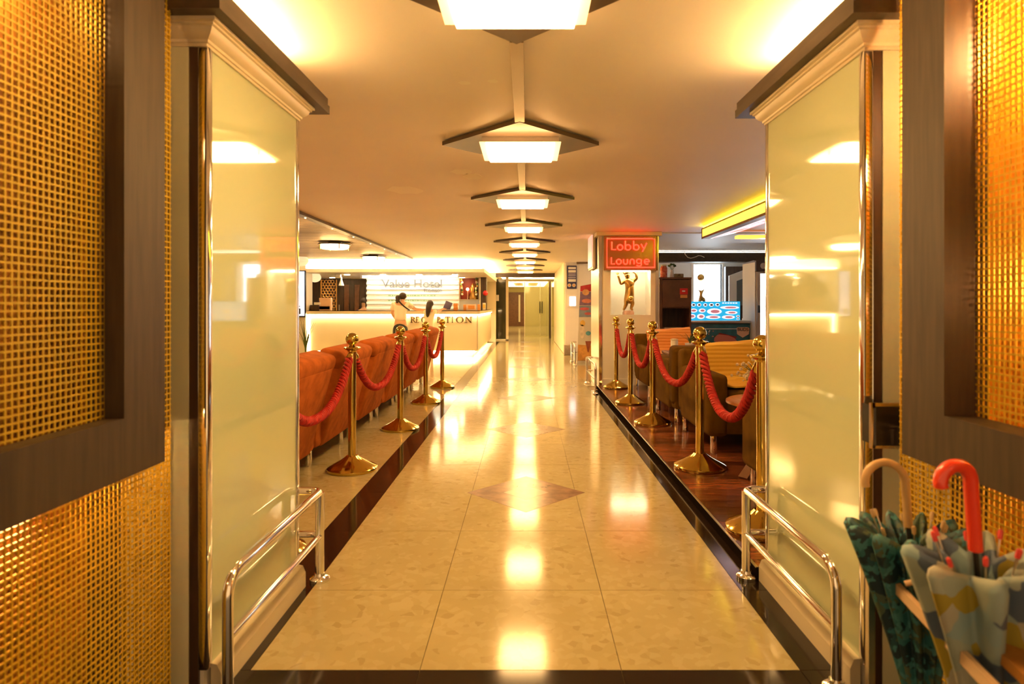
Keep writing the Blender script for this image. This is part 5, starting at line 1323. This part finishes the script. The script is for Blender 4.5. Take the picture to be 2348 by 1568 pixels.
def umbrella(base, top, rim_r, rim_t, fabric, handle_m, tip_m, label, pleats, hook_dir, hook_r, hook_t, flare, name='umbrella', group='umbrellas in the rack', hand_len=.12):
    """furled umbrella standing tip down: shaft from base to top, fabric cone opening upward to a fluffed rim"""
    base = Vector(base); top = Vector(top); ax = (top - base).normalized(); L = (top - base).length
    t = thing(name, label, 'umbrella', base, group)
    e1 = ax.orthogonal().normalized(); e2 = ax.cross(e1)
    MB().cyl(base, top, .005, 10).build('shaft', M['black'], t)
    MB().tube([base, base + ax * .03], [.003, .006], 8).build('ferrule', M['steel'], t)
    n = pleats * 8; J = 15; vs = []; g = []
    for j in range(J):
        u = j / (J - 1); row = []
        for i in range(n + 1):
            a = 2 * math.pi * i / n
            amp = .10 + .28 * u
            rr_ = (.012 + (rim_r - .012) * (u ** 1.45)) * (1 + amp * math.cos(pleats * a))
            z = .05 + (rim_t - .05) * u + flare * (u ** 3) * .5 * math.cos(pleats * a)
            row.append(base + ax * z + (e1 * math.cos(a) + e2 * math.sin(a)) * rr_)
        g.append(row)
    # roll-in lip
    for q, (fr, dz) in enumerate(((.97, .014), (.86, .020), (.70, .004), (.52, -.03), (.34, -.06))):
        row = []
        for i in range(n + 1):
            a = 2 * math.pi * i / n
            rr_ = rim_r * fr * (1 + .36 * math.cos(pleats * a))
            row.append(base + ax * (rim_t + dz + flare * .5 * (1 - q * .2) * math.cos(pleats * a)) + (e1 * math.cos(a) + e2 * math.sin(a)) * rr_)
        g.append(row)
    MB().sheet(g, .0016).build('canopy', fabric, t, angle=180)
    for k in range(8):
        a = 2 * math.pi * (k + .5) / 8
        d = e1 * math.cos(a) + e2 * math.sin(a)
        p0 = base + ax * (rim_t - .07) + d * rim_r * .42; p1 = base + ax * (rim_t + .030 + .012 * (k % 3)) + d * rim_r * (.72 + .1 * (k % 2))
        rb = MB().cyl(p0, p1, .0018, 6).build('rib', M['steel'], t)
        dr_ = (p1 - p0).normalized()
        MB().tube([p1 - dr_ * .004, p1 + dr_ * .010, p1 + dr_ * .014], [.0042, .0048, .003], 8).build('rib_tip', tip_m, rb)
    hd_ = Vector(hook_dir); hd_ = (hd_ - ax * hd_.dot(ax)).normalized()
    pts = [top - ax * .02, top + ax * .02, top + ax * hand_len]
    c = top + ax * hand_len + hd_ * hook_r
    for i in range(1, 15):
        a = math.pi * (1 + .06) * i / 14
        pts.append(c - hd_ * hook_r * math.cos(a) + ax * hook_r * math.sin(a))
    MB().tube(pts, hook_t, 14).build('handle', handle_m, t)
    return t
M['redplastic'] = mat('red_orange_plastic', (.80, .055, .022), .22, coat=.3)
M['cane'] = mat('beige_cane', (.55, .37, .16), .4, noise=(10, .25))
M['redtip'] = mat('red_tip', (.70, .06, .06), .35)
M['brasstip'] = mat('tan_tip', (.50, .36, .18), .35)
umbrella((.92, 1.42, .074), (.895, 1.455, .70), .100, .575, M['fab_teal'], M['cane'], M['brasstip'], 'dark teal umbrella with a beige cane handle in the rack', 11, (-1, .05, 0), .046, .0095, .045, hand_len=.085)
umbrella((.91, 1.19, .074), (.832, 1.15, .765), .088, .640, M['fab_blue'], M['redplastic'], M['redtip'], 'pale blue floral umbrella with a red orange plastic hook handle', 7, (-1, -.1, 0), .030, .0125, .03, hand_len=.115)
st_u = MB().tube([(.815, 1.335, .600), (.842, 1.325, .612), (.872, 1.335, .612), (.90, 1.37, .600)], .006, 8).build('strap', M['beige'], bpy.data.objects['umbrella'])
